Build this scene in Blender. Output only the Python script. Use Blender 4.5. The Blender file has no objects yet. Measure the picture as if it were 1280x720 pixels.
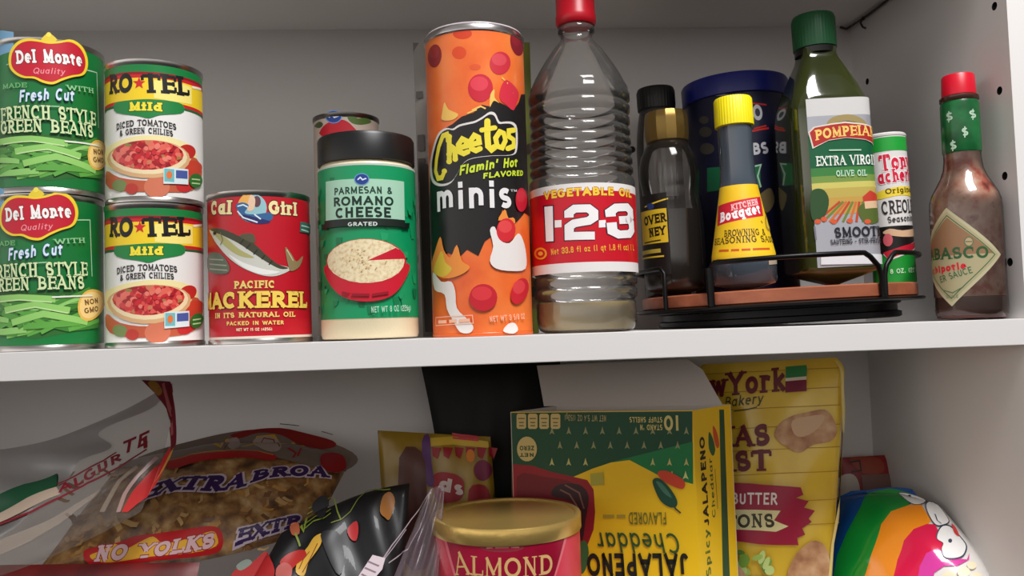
import bpy, bmesh, math, random
from mathutils import Vector, Matrix
from mathutils.geometry import tessellate_polygon
random.seed(7)
sc = bpy.context.scene
COL = sc.collection
S = 0.001                      # everything below is written in millimetres

# ------------------------------------------------------------------ camera
CZ = 270.2                     # eye height above the floor board of the lower compartment
FPX, PITCH, YAW, ROLL = 1055.62, .04756505, .07780699, -.03271891
_f = Vector((math.sin(YAW)*math.cos(PITCH), math.cos(YAW)*math.cos(PITCH), math.sin(PITCH)))
_r = Vector((math.cos(YAW), -math.sin(YAW), 0.0))
_u = _r.cross(_f)
CR = _r*math.cos(ROLL) + _u*math.sin(ROLL)
CU = _u*math.cos(ROLL) - _r*math.sin(ROLL)
CF = _f
CPOS = Vector((0, -600, CZ))
cam = bpy.data.cameras.new('camera')
cam.sensor_width = 36.0
cam.lens = 36.0*FPX/1280.0
cam.clip_start = 0.02
camo = bpy.data.objects.new('camera', cam)
camo.matrix_world = Matrix(((CR.x, CU.x, -CF.x, 0), (CR.y, CU.y, -CF.y, -600*S), (CR.z, CU.z, -CF.z, CZ*S), (0, 0, 0, 1)))
COL.objects.link(camo)
sc.camera = camo

def un(px, py, Y):             # a pixel of the photo -> the point it shows at depth Y (mm behind the shelf front)
    d = CF + CR*((px-640)/FPX) - CU*((py-360)/FPX)
    return CPOS + d*((Y+600)/d.y)

# ------------------------------------------------------------------ light and exposure
ROOM_LEFT = .65
ROOM = ((-.05, .04), (.04, 1.06), (.24, .9), (.42, .22))   # (height of the direction, brightness): dark floor, bright walls, dimmer ceiling
w = bpy.data.worlds.new('room'); sc.world = w; w.use_nodes = True
wn = w.node_tree; bg = wn.nodes['Background']
bg.inputs[0].default_value = (1.0, .955, .92, 1)
tcw = wn.nodes.new('ShaderNodeTexCoord'); sx = wn.nodes.new('ShaderNodeSeparateXYZ'); rp = wn.nodes.new('ShaderNodeValToRGB')
half = wn.nodes.new('ShaderNodeMath'); half.operation = 'MULTIPLY_ADD'; half.inputs[1].default_value = .5; half.inputs[2].default_value = .5
while len(rp.color_ramp.elements) < 4: rp.color_ramp.elements.new(.5)
for e, (zz, k) in zip(rp.color_ramp.elements, ROOM): e.position = .5+zz/2; e.color = (k, k, k, 1)
wn.links.new(tcw.outputs['Generated'], sx.inputs[0]); wn.links.new(sx.outputs['Z'], half.inputs[0]); wn.links.new(half.outputs[0], rp.inputs['Fac'])
az = wn.nodes.new('ShaderNodeMath'); az.operation = 'MULTIPLY_ADD'; az.inputs[1].default_value = -ROOM_LEFT; az.inputs[2].default_value = 1.0
ml = wn.nodes.new('ShaderNodeMath'); ml.operation = 'MULTIPLY'
wn.links.new(sx.outputs['X'], az.inputs[0]); wn.links.new(az.outputs[0], ml.inputs[0]); wn.links.new(rp.outputs['Color'], ml.inputs[1]); wn.links.new(ml.outputs[0], bg.inputs[1])
def area_lamp(name, loc, target, sx, sy, power, color=(1, 1, 1)):
    l = bpy.data.lights.new(name, 'AREA'); l.shape = 'RECTANGLE'; l.size = sx*S; l.size_y = sy*S
    l.energy = power; l.color = color
    o = bpy.data.objects.new(name, l)
    o.location = Vector(loc)*S
    o.rotation_euler = (Vector(target)-Vector(loc)).to_track_quat('-Z', 'Y').to_euler()
    COL.objects.link(o)
area_lamp('room_ceiling_lamp', (430, -900, 1750), (150, 0, 300), 620, 620, 41, (1, .99, .99))
sc.view_settings.view_transform = 'Standard'
sc.view_settings.look = 'None'
sc.view_settings.gamma = 1
sc.view_settings.exposure = 0.0
sc.view_settings.use_curve_mapping = False

# ------------------------------------------------------------------ materials
def lin(c):
    return tuple((x/255/12.92 if x <= 10.3 else ((x/255+.055)/1.055)**2.4) for x in c) + (1.0,)
_M = {}
def mat(c, rough=.42, metal=0, coat=0, spec=.5, trans=0, ior=1.45, alpha=1.0, bump=0, bscale=400):
    key = (tuple(c), rough, metal, coat, spec, trans, ior, alpha, bump, bscale)
    if key in _M: return _M[key]
    m = bpy.data.materials.new('paint_%d_%d_%d' % tuple(c)); m.use_nodes = True
    nt = m.node_tree; b = nt.nodes['Principled BSDF']
    b.inputs['Base Color'].default_value = lin(c)
    b.inputs['Roughness'].default_value = rough
    b.inputs['Metallic'].default_value = metal
    b.inputs['Coat Weight'].default_value = coat
    b.inputs['Specular IOR Level'].default_value = spec
    b.inputs['Transmission Weight'].default_value = trans
    b.inputs['IOR'].default_value = ior
    b.inputs['Alpha'].default_value = alpha
    if bump:
        tc = nt.nodes.new('ShaderNodeTexCoord'); nz = nt.nodes.new('ShaderNodeTexNoise'); bp = nt.nodes.new('ShaderNodeBump')
        nz.inputs['Scale'].default_value = bscale; nz.inputs['Detail'].default_value = 4
        bp.inputs['Strength'].default_value = bump; bp.inputs['Distance'].default_value = .002
        nt.links.new(tc.outputs['Object'], nz.inputs['Vector']); nt.links.new(nz.outputs['Fac'], bp.inputs['Height'])
        nt.links.new(bp.outputs['Normal'], b.inputs['Normal'])
    _M[key] = m
    return m
def mottled(name, stops, scale, kind='noise', rough=.45, coat=0, detail=4, trans=0, alpha=1.0, stretch=(1, 1, 1)):
    """Base colour from a noise or cell pattern run through a colour ramp."""
    if name in _M: return _M[name]
    m = bpy.data.materials.new(name); m.use_nodes = True
    nt = m.node_tree; b = nt.nodes['Principled BSDF']
    tc = nt.nodes.new('ShaderNodeTexCoord'); mp = nt.nodes.new('ShaderNodeMapping')
    mp.inputs['Scale'].default_value = stretch
    nt.links.new(tc.outputs['Object'], mp.inputs['Vector'])
    if kind == 'cells':
        t = nt.nodes.new('ShaderNodeTexVoronoi'); t.inputs['Scale'].default_value = scale; out = t.outputs['Color']
        sep = nt.nodes.new('ShaderNodeSeparateColor'); nt.links.new(out, sep.inputs[0]); out = sep.outputs[0]
    else:
        t = nt.nodes.new('ShaderNodeTexNoise'); t.inputs['Scale'].default_value = scale; t.inputs['Detail'].default_value = detail
        out = t.outputs['Fac']
    nt.links.new(mp.outputs['Vector'], t.inputs['Vector'])
    r = nt.nodes.new('ShaderNodeValToRGB')
    while len(r.color_ramp.elements) < len(stops): r.color_ramp.elements.new(.5)
    for e, (p, c) in zip(r.color_ramp.elements, stops): e.position = p; e.color = lin(c)
    nt.links.new(out, r.inputs['Fac']); nt.links.new(r.outputs['Color'], b.inputs['Base Color'])
    b.inputs['Roughness'].default_value = rough; b.inputs['Coat Weight'].default_value = coat
    b.inputs['Transmission Weight'].default_value = trans; b.inputs['Alpha'].default_value = alpha
    _M[name] = m
    return m
def clear(name, c, rough=.05, alpha=.1, edge=.5):
    """Thin clear plastic or glass wall: see-through, darker where it turns away, with a glossy surface and a little haze of its own colour."""
    if name in _M: return _M[name]
    m = bpy.data.materials.new(name); m.use_nodes = True
    nt = m.node_tree; nt.nodes.clear(); N = nt.nodes.new; K = nt.links.new
    o = N('ShaderNodeOutputMaterial'); tr = N('ShaderNodeBsdfTransparent'); df = N('ShaderNodeBsdfDiffuse'); gl = N('ShaderNodeBsdfGlossy')
    lw = N('ShaderNodeLayerWeight'); cr = N('ShaderNodeValToRGB'); fr = N('ShaderNodeFresnel'); m1 = N('ShaderNodeMixShader'); m2 = N('ShaderNodeMixShader')
    lw.inputs['Blend'].default_value = .3; fr.inputs['IOR'].default_value = 1.45
    cr.color_ramp.elements[0].position = .25; cr.color_ramp.elements[0].color = (.96, .96, .955, 1)
    cr.color_ramp.elements[1].position = 1; cr.color_ramp.elements[1].color = (edge, edge*.98, edge*.95, 1)
    df.inputs['Color'].default_value = lin(c); gl.inputs['Roughness'].default_value = rough
    K(lw.outputs['Facing'], cr.inputs['Fac']); K(cr.outputs['Color'], tr.inputs['Color'])
    m1.inputs['Fac'].default_value = alpha; K(tr.outputs[0], m1.inputs[1]); K(df.outputs[0], m1.inputs[2])
    K(fr.outputs[0], m2.inputs['Fac']); K(m1.outputs[0], m2.inputs[1]); K(gl.outputs[0], m2.inputs[2]); K(m2.outputs[0], o.inputs['Surface'])
    _M[name] = m
    return m
WHITE = mat((232, 229, 226), .35)
TIN = mat((190, 186, 182), .28, metal=1)
DARKTIN = mat((120, 116, 112), .3, metal=1)

# ------------------------------------------------------------------ objects
def tag(o, label, cat, group=None, kind=None):
    o['label'] = label; o['category'] = cat
    if group: o['group'] = group
    if kind: o['kind'] = kind
    return o
TILT = Matrix.Identity(4)
def thing(name, label, cat, loc, rotz=0, group=None):
    o = bpy.data.objects.new(name, None); COL.objects.link(o)
    o.empty_display_size = .02
    p = TILT @ Vector(loc)
    o.location = p*S; o.rotation_euler = (TILT.to_3x3() @ Matrix.Rotation(rotz, 3, 'Z')).to_euler()
    return tag(o, label, cat, group)
def link(name, me, parent=None, loc=None):
    o = bpy.data.objects.new(name, me); COL.objects.link(o)
    if parent: o.parent = parent
    if loc is not None: o.location = Vector(loc)*S
    return o
def mesh_of(name, verts, faces, mats, mi=None, smooth=True, sharp=40):
    me = bpy.data.meshes.new(name)
    me.from_pydata([Vector(v)*S for v in verts], [], faces)
    for m in (mats if isinstance(mats, (list, tuple)) else [mats]): me.materials.append(m)
    if mi:
        for p, i in zip(me.polygons, mi): p.material_index = i
    bm = bmesh.new(); bm.from_mesh(me); bmesh.ops.recalc_face_normals(bm, faces=bm.faces); bm.to_mesh(me); bm.free()
    if smooth:
        for p in me.polygons: p.use_smooth = True
        me.set_sharp_from_angle(angle=math.radians(sharp))
    return me
def lathe(name, prof, m, parent, seg=56, sharp=40, section=None, loc=None):
    """Surface of revolution from (radius, height) pairs; section(angle) may turn the circle into another outline."""
    vs, fs = [], []
    n = len(prof)
    for k in range(seg):
        a = 2*math.pi*k/seg
        q = section(a) if section else 1.0
        for r, z in prof: vs.append((r*q*math.sin(a), -r*q*math.cos(a), z))
    for k in range(seg):
        k2 = (k+1) % seg
        for i in range(n-1): fs.append((k*n+i, k2*n+i, k2*n+i+1, k*n+i+1))
    if prof[0][0] > .01: fs.append(tuple(k*n for k in range(seg)))
    if prof[-1][0] > .01: fs.append(tuple(k*n+n-1 for k in reversed(range(seg))))
    me = mesh_of(name, vs, fs, m, sharp=sharp)
    bm = bmesh.new(); bm.from_mesh(me); bmesh.ops.remove_doubles(bm, verts=bm.verts, dist=1e-6); bm.to_mesh(me); bm.free()
    return link(name, me, parent, loc)
def box(name, lo, hi, m, parent=None, bev=0):
    bm = bmesh.new(); bmesh.ops.create_cube(bm, size=1)
    for v in bm.verts:
        v.co = Vector([(lo[i]+hi[i])/2+v.co[i]*(hi[i]-lo[i]) for i in range(3)])*S
    if bev: bmesh.ops.bevel(bm, geom=bm.edges[:], offset=bev*S, segments=2, affect='EDGES')
    me = bpy.data.meshes.new(name); bm.to_mesh(me); bm.free(); me.materials.append(m)
    return link(name, me, parent)
def tube(name, pts, rad, m, parent, seg=10, closed=False):
    vs, fs = [], []; n = len(pts); P = [Vector(p) for p in pts]; up = Vector((0, 0, 1))
    prev = None
    for i in range(n):
        t = (P[(i+1) % n]-P[i-1]) if (closed or 0 < i < n-1) else (P[1]-P[0] if i == 0 else P[-1]-P[-2])
        t.normalize()
        if prev is None: a = t.cross(up) if abs(t.z) < .95 else t.cross(Vector((0, 1, 0)))
        else: a = prev - t*prev.dot(t)
        a.normalize(); prev = a; b = t.cross(a)
        for k in range(seg):
            th = 2*math.pi*k/seg; vs.append(P[i]+a*rad*math.cos(th)+b*rad*math.sin(th))
    for i in range(n if closed else n-1):
        for k in range(seg):
            k2 = (k+1) % seg; j = (i+1) % n
            fs.append((i*seg+k, i*seg+k2, j*seg+k2, j*seg+k))
    if not closed: fs += [tuple(range(seg)), tuple(range((n-1)*seg, n*seg))]
    return link(name, mesh_of(name, vs, fs, m, sharp=60), parent)
def copy_tree(o, parent=None):
    c = o.copy(); COL.objects.link(c)
    if parent: c.parent = parent
    for ch in list(o.children): copy_tree(ch, c)
    return c

# ------------------------------------------------------------------ lettering: every glyph is a set of strokes on a cap height of 1
def A(cx, cy, rx, ry, a0, a1):
    n = max(3, int(abs(a1-a0)/20))
    return [(cx+rx*math.cos(math.radians(a0+(a1-a0)*i/n)), cy+ry*math.sin(math.radians(a0+(a1-a0)*i/n))) for i in range(n+1)]
G = {
 'A': (.72, [('t', [(0, 0), (.36, 1)], 'a'), ('T', [(.36, 1), (.72, 0)], 'b'), ('t', [(.13, .33), (.59, .33)], '')]),
 'B': (.62, [('T', [(.1, 0), (.1, 1)], 'ab'), ('t', [(.1, 1), (.3, 1)]+A(.32, .76, .24, .24, 80, -80)+[(.3, .52), (.1, .52)], ''), ('T', [(.3, .52)]+A(.34, .26, .28, .26, 80, -80)+[(.1, 0)], '')]),
 'C': (.66, [('T', A(.36, .5, .36, .5, 48, 312), 'x')]),
 'D': (.7, [('T', [(.1, 0), (.1, 1)], 'ab'), ('T', [(.1, 1), (.3, 1)]+A(.32, .5, .38, .5, 80, -80)+[(.3, 0), (.1, 0)], '')]),
 'E': (.56, [('T', [(.1, 0), (.1, 1)], 'ab'), ('t', [(.1, 1), (.56, 1)], 'y'), ('t', [(.1, .52), (.46, .52)], 'm'), ('t', [(.1, 0), (.56, 0)], 'Y')]),
 'F': (.54, [('T', [(.1, 0), (.1, 1)], 'ab'), ('t', [(.1, 1), (.54, 1)], 'y'), ('t', [(.1, .5), (.44, .5)], 'm')]),
 'G': (.7, [('T', A(.36, .5, .36, .5, 48, 320)+[(.66, .42), (.42, .42)], 'x')]),
 'H': (.7, [('T', [(.1, 0), (.1, 1)], 'ab'), ('T', [(.6, 0), (.6, 1)], 'ab'), ('t', [(.1, .52), (.6, .52)], '')]),
 'I': (.22, [('T', [(.11, 0), (.11, 1)], 'ab')]),
 'J': (.46, [('T', [(.36, 1), (.36, .22)]+A(.18, .2, .18, .2, 0, -170), 'a')]),
 'K': (.66, [('T', [(.1, 0), (.1, 1)], 'ab'), ('t', [(.6, 1), (.12, .42)], 'a'), ('T', [(.26, .6), (.64, 0)], 'b')]),
 'L': (.54, [('T', [(.1, 0), (.1, 1)], 'ab'), ('t', [(.1, 0), (.54, 0)], 'Y')]),
 'M': (.86, [('t', [(.08, 0), (.08, 1)], 'a'), ('T', [(.08, 1), (.43, .12)], ''), ('t', [(.43, .12), (.78, 1)], ''), ('T', [(.78, 1), (.78, 0)], 'b')]),
 'N': (.7, [('t', [(.1, 0), (.1, 1)], 'ab'), ('T', [(.1, 1), (.6, 0)], ''), ('t', [(.6, 0), (.6, 1)], 'b')]),
 'O': (.74, [('T', A(.37, .5, .37, .5, 0, 360), '')]),
 'P': (.58, [('T', [(.1, 0), (.1, 1)], 'ab'), ('T', [(.1, 1), (.28, 1)]+A(.3, .73, .27, .27, 80, -80)+[(.28, .46), (.1, .46)], '')]),
 'Q': (.74, [('T', A(.37, .5, .37, .5, 0, 360), ''), ('T', [(.42, .25), (.72, -.08)], '')]),
 'R': (.64, [('T', [(.1, 0), (.1, 1)], 'ab'), ('T', [(.1, 1), (.28, 1)]+A(.3, .74, .26, .26, 80, -80)+[(.28, .48), (.1, .48)], ''), ('T', [(.3, .48), (.62, 0)], 'b')]),
 'S': (.56, [('T', A(.28, .75, .25, .25, 40, 270)+A(.28, .25, .27, .25, 90, -140), 'xw')]),
 'T': (.62, [('T', [(.31, 0), (.31, 1)], 'a'), ('t', [(0, 1), (.62, 1)], 'xy')]),
 'U': (.68, [('T', [(.1, 1), (.1, .3)]+A(.34, .28, .24, .28, 190, 350)+[(.58, .3), (.58, 1)], 'ab')]),
 'V': (.7, [('T', [(0, 1), (.35, 0)], 'a'), ('t', [(.35, 0), (.7, 1)], 'b')]),
 'W': (1.0, [('T', [(0, 1), (.26, 0)], 'a'), ('t', [(.26, 0), (.5, .9)], ''), ('T', [(.5, .9), (.74, 0)], ''), ('t', [(.74, 0), (1, 1)], 'b')]),
 'X': (.66, [('T', [(.02, 1), (.64, 0)], 'ab'), ('t', [(.02, 0), (.64, 1)], 'ab')]),
 'Y': (.66, [('T', [(0, 1), (.33, .5), (.33, 0)], 'ab'), ('t', [(.33, .48), (.66, 1)], 'b')]),
 'Z': (.6, [('t', [(.03, 1), (.57, 1)], 'x'), ('T', [(.57, 1), (.03, 0)], ''), ('t', [(.03, 0), (.57, 0)], 'Y')]),
 '0': (.6, [('T', A(.3, .5, .28, .5, 0, 360), '')]), '1': (.3, [('T', [(.16, 0), (.16, 1)], '')]),
 '2': (.66, [('T', [(.04, .68), (.04, .86), (.18, 1), (.5, 1), (.62, .86), (.62, .66), (.5, .54), (.16, .46), (.04, .34), (.04, 0), (.64, 0)], '')]),
 '3': (.64, [('T', [(.04, .68), (.04, .86), (.18, 1), (.48, 1), (.6, .86), (.6, .64), (.5, .53), (.22, .53)], ''), ('T', [(.5, .53), (.6, .42), (.6, .14), (.48, 0), (.18, 0), (.04, .14), (.04, .32)], '')]),
 '4': (.6, [('T', [(.44, 0), (.44, 1), (.04, .3), (.58, .3)], '')]), '5': (.58, [('T', [(.52, 1), (.1, 1), (.08, .56), (.3, .6)]+A(.28, .3, .26, .3, 70, -140), '')]),
 '6': (.58, [('T', [(.46, .98), (.2, .8), (.06, .45)]+A(.29, .29, .24, .29, 160, 520), '')]), '7': (.56, [('T', [(.02, 1), (.54, 1), (.2, 0)], '')]),
 '8': (.58, [('T', A(.29, .76, .22, .24, 0, 360), ''), ('T', A(.29, .27, .26, .27, 0, 360), '')]), '9': (.58, [('T', A(.29, .7, .24, .29, -20, 340)+[(.5, .4), (.2, 0)], '')]),
 '&': (.72, [('T', [(.7, 0), (.16, .72)]+A(.3, .82, .16, .18, 200, -20)+[(.4, .62), (.1, .36)]+A(.3, .22, .24, .22, 160, 300)+[(.64, .42)], '')]),
 '.': (.2, [('T', [(.1, 0), (.1, .08)], '')]), ',': (.2, [('T', [(.12, .06), (.06, -.14)], '')]), '-': (.36, [('T', [(.04, .42), (.32, .42)], '')]), "'": (.18, [('T', [(.1, 1), (.08, .78)], '')]),
 '(': (.3, [('t', A(.34, .45, .24, .6, 130, 230), '')]), ')': (.3, [('t', A(-.04, .45, .24, .6, 50, -50), '')]), ' ': (.36, []), '/': (.4, [('t', [(0, 0), (.4, 1)], '')]),
 'a': (.54, [('T', A(.24, .33, .22, .33, 30, 330), ''), ('T', [(.46, .68), (.46, 0)], 'b')]),
 'b': (.56, [('T', [(.08, 1), (.08, 0)], 'a'), ('T', A(.3, .33, .22, .33, 150, -150), '')]),
 'c': (.48, [('T', A(.26, .33, .24, .33, 50, 310), '')]), 'd': (.56, [('T', A(.24, .33, .22, .33, 30, 330), ''), ('T', [(.48, 1), (.48, 0)], 'ab')]),
 'e': (.52, [('T', [(.04, .36), (.48, .36)]+A(.26, .33, .23, .33, 5, 310), '')]), 'f': (.36, [('T', A(.3, .82, .16, .18, 60, 180)+[(.14, 0)], 'b'), ('t', [(0, .64), (.32, .64)], '')]),
 'g': (.54, [('T', A(.24, .35, .22, .32, 30, 330), ''), ('T', [(.46, .68), (.46, -.12)]+A(.25, -.12, .21, .2, 0, -150), '')]),
 'h': (.54, [('T', [(.08, 0), (.08, 1)], 'ab'), ('T', A(.27, .42, .19, .25, 170, 0)+[(.46, 0)], 'b')]),
 'i': (.22, [('T', [(.11, 0), (.11, .6)], 'ab'), ('T', [(.11, .93), (.11, .97)], '')]), 'k': (.52, [('T', [(.08, 0), (.08, 1)], 'ab'), ('T', [(.46, .67), (.1, .28)], ''), ('T', [(.2, .4), (.5, 0)], 'b')]),
 'l': (.22, [('T', [(.11, 0), (.11, 1)], 'ab')]),
 'm': (.84, [('T', [(.08, 0), (.08, .67)], 'ab'), ('T', A(.25, .42, .17, .25, 170, 0)+[(.42, 0)], 'b'), ('T', A(.59, .42, .17, .25, 170, 0)+[(.76, 0)], 'b')]),
 'n': (.54, [('T', [(.08, 0), (.08, .67)], 'ab'), ('T', A(.27, .42, .19, .25, 170, 0)+[(.46, 0)], 'b')]),
 'o': (.54, [('T', A(.27, .33, .24, .33, 0, 360), '')]), 'p': (.56, [('T', [(.08, .67), (.08, -.32)], 'ab'), ('T', A(.3, .33, .22, .33, 150, -150), '')]),
 'q': (.56, [('T', A(.24, .33, .22, .33, 30, 330), ''), ('T', [(.48, .67), (.48, -.32)], 'b')]), 'r': (.38, [('T', [(.08, 0), (.08, .67)], 'ab'), ('T', A(.26, .44, .18, .23, 170, 60), '')]),
 's': (.44, [('T', A(.22, .5, .18, .17, 40, 270)+A(.22, .165, .19, .165, 90, -140), '')]), 't': (.36, [('T', [(.14, .92), (.14, .14)]+A(.26, .14, .12, .14, 180, 290), ''), ('t', [(0, .66), (.33, .66)], '')]),
 'u': (.54, [('T', [(.08, .67), (.08, .24)]+A(.27, .24, .19, .24, 190, 350)+[(.46, .24)], 'a'), ('T', [(.46, .67), (.46, 0)], 'ab')]),
 'v': (.5, [('T', [(.02, .67), (.25, 0)], 'a'), ('t', [(.25, 0), (.48, .67)], 'b')]), 'w': (.74, [('T', [(.02, .67), (.2, 0)], 'a'), ('t', [(.2, 0), (.37, .6)], ''), ('T', [(.37, .6), (.54, 0)], ''), ('t', [(.54, 0), (.72, .67)], 'b')]),
 'y': (.5, [('T', [(.02, .67), (.26, .02)], 'a'), ('t', [(.48, .67), (.16, -.28), (.04, -.3)], '')]), 'z': (.48, [('T', [(.04, .65), (.44, .65), (.04, .02), (.46, .02)], '')]), 'x': (.5, [('T', [(.04, .67), (.46, 0)], 'ab'), ('t', [(.04, 0), (.46, .67)], 'ab')]),
 '*': (.5, []),
}
def ribbon(pts, wd, closed=False):
    """Quads along a polyline of width wd, mitred at its corners."""
    P = [Vector((p[0], p[1])) for p in pts]
    Q = [P[0]]
    for p in P[1:]:
        if (p-Q[-1]).length > 1e-5: Q.append(p)
    P = Q
    if len(P) < 2: return []
    closed = (P[0]-P[-1]).length < 1e-4
    if closed: P = P[:-1]
    n = len(P); L, R = [], []
    for i in range(n):
        d0 = (P[i]-P[i-1]) if (closed or i > 0) else None
        d1 = (P[(i+1) % n]-P[i]) if (closed or i < n-1) else None
        if d0 is None: d0 = d1
        if d1 is None: d1 = d0
        d0 = d0.normalized(); d1 = d1.normalized()
        n0 = Vector((-d0.y, d0.x)); n1 = Vector((-d1.y, d1.x)); m = n0+n1
        if m.length < 1e-3: m = n0.copy()
        m.normalize(); k = 1/max(.55, m.dot(n0))
        L.append(P[i]+m*wd/2*k); R.append(P[i]-m*wd/2*k)
    return [[L[i], R[i], R[(i+1) % n], L[(i+1) % n]] for i in range(n if closed else n-1)]
def letters(s, wt=.16, thin=1.0, serif=0, slant=0, gap=.12, grow=0):
    """-> (list of small polygons on a cap height of 1, advance width)."""
    out = []; x = 0
    for ch in s:
        wdt, strokes = G.get(ch, G[' '])
        i0 = wt/2
        tr = lambda p: (x+i0+p[0], i0+p[1]*(1-wt))
        for k, pts, ends in strokes:
            ww = wt*(thin if k == 't' else 1)
            q = [tr(p) for p in pts]
            # straight ends run out to the full height
            for idx, nb in ((0, 1), (-1, -2)):
                d = Vector(q[idx])-Vector(q[nb])
                if d.length > 1e-4 and len(q) < 8:
                    e = Vector(q[idx])+d.normalized()*(i0 if abs(d.y) > abs(d.x) or True else 0)*.98; q[idx] = (e.x, e.y)
            out += ribbon(q, ww+grow)
            if serif:
                th = serif
                for c in ends:
                    if c in 'ab':
                        p = q[0] if c == 'a' else q[-1]
                        yy = p[1]
                        lo, hi = (yy, yy+th) if yy < .4 else (yy-th, yy)
                        hw = ww/2+.11
                        out.append([Vector((p[0]-hw-grow/2, lo-grow/2)), Vector((p[0]+hw+grow/2, lo-grow/2)), Vector((p[0]+hw+grow/2, hi+grow/2)), Vector((p[0]-hw-grow/2, hi+grow/2))])
                    elif c in 'xyYmw':
                        p = q[0] if c == 'x' else q[-1]
                        d0, d1 = {'x': (-.22, .03), 'y': (-.22, .03), 'Y': (-.03, .24), 'm': (-.12, .12), 'w': (-.03, .22)}[c]
                        out.append([Vector((p[0]-th/2, p[1]+d0)), Vector((p[0]+th/2, p[1]+d0)), Vector((p[0]+th/2, p[1]+d1)), Vector((p[0]-th/2, p[1]+d1))])
        x += wdt+gap+wt*.8
    wid = x-gap
    if slant: out = [[Vector((p.x+slant*p.y, p.y)) for p in f] for f in out]
    return out, wid

# ------------------------------------------------------------------ printed surfaces
class Rev:
    """Surface of revolution (or a rounded-square section): u = arc length round it, v = height."""
    def __init__(s, rfun, R0, loc, rotz=0, section=None, v0=0, v1=100):
        s.rf, s.R0, s.loc, s.rz, s.v0, s.v1 = rfun, R0, Vector(loc), rotz, v0, v1
        s.tilt = TILT
        if section:
            N = 720; pts = []
            for k in range(N+1):
                a = -math.pi+2*math.pi*k/N; q = section(a); pts.append((q*math.sin(a), -q*math.cos(a)))
            acc = [0]
            for p, q in zip(pts, pts[1:]): acc.append(acc[-1]+math.dist(p, q))
            mid = acc[N//2]; s.tab = [(x-mid) for x in acc]; s.pts = pts
        else: s.tab = None
        s.u0, s.u1 = (-math.pi*R0*.62, math.pi*R0*.62)
        s.du, s.dv = 3.0, (3.0 if rfun(v0) != rfun(v1) or rfun((v0+v1)/2) != rfun(v0) else 1e9)
    def xy(s, u):
        if s.tab is None:
            a = u/s.R0; return math.sin(a), -math.cos(a)
        t = u/s.R0; import bisect
        i = max(1, min(len(s.tab)-1, bisect.bisect(s.tab, t)))
        f = (t-s.tab[i-1])/max(1e-9, s.tab[i]-s.tab[i-1]); p, q = s.pts[i-1], s.pts[i]
        return p[0]+(q[0]-p[0])*f, p[1]+(q[1]-p[1])*f
    def fwd(s, u, v):
        x, y = s.xy(u); r = s.rf(v); return Vector((x*r, y*r, v))
    def nrm(s, u, v):
        a = s.fwd(u+.3, v)-s.fwd(u-.3, v); b = s.fwd(u, v+.3)-s.fwd(u, v-.3)
        return a.cross(b).normalized()
    def world(s, p):
        c, n = math.cos(s.rz), math.sin(s.rz)
        return s.tilt @ (Vector((c*p.x-n*p.y, n*p.x+c*p.y, p.z))+s.loc)
    def wdir(s, p):
        return s.world(p)-s.world(Vector())
class Panel:
    """Flat printed face: origin o, axes ex (u) and ey (v), both unit vectors."""
    def __init__(s, o, ex, ey, W, H, root):
        s.o, s.ex, s.ey, s.root = Vector(o), Vector(ex).normalized(), Vector(ey).normalized(), Vector(root)
        s.n = s.ex.cross(s.ey).normalized(); s.u0, s.u1, s.v0, s.v1 = 0, W, 0, H; s.du = s.dv = 1e9
    def fwd(s, u, v): return s.o+s.ex*u+s.ey*v-s.root
    def nrm(s, u, v): return s.n
    def world(s, p): return p+s.root
    def wdir(s, p): return p
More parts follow.
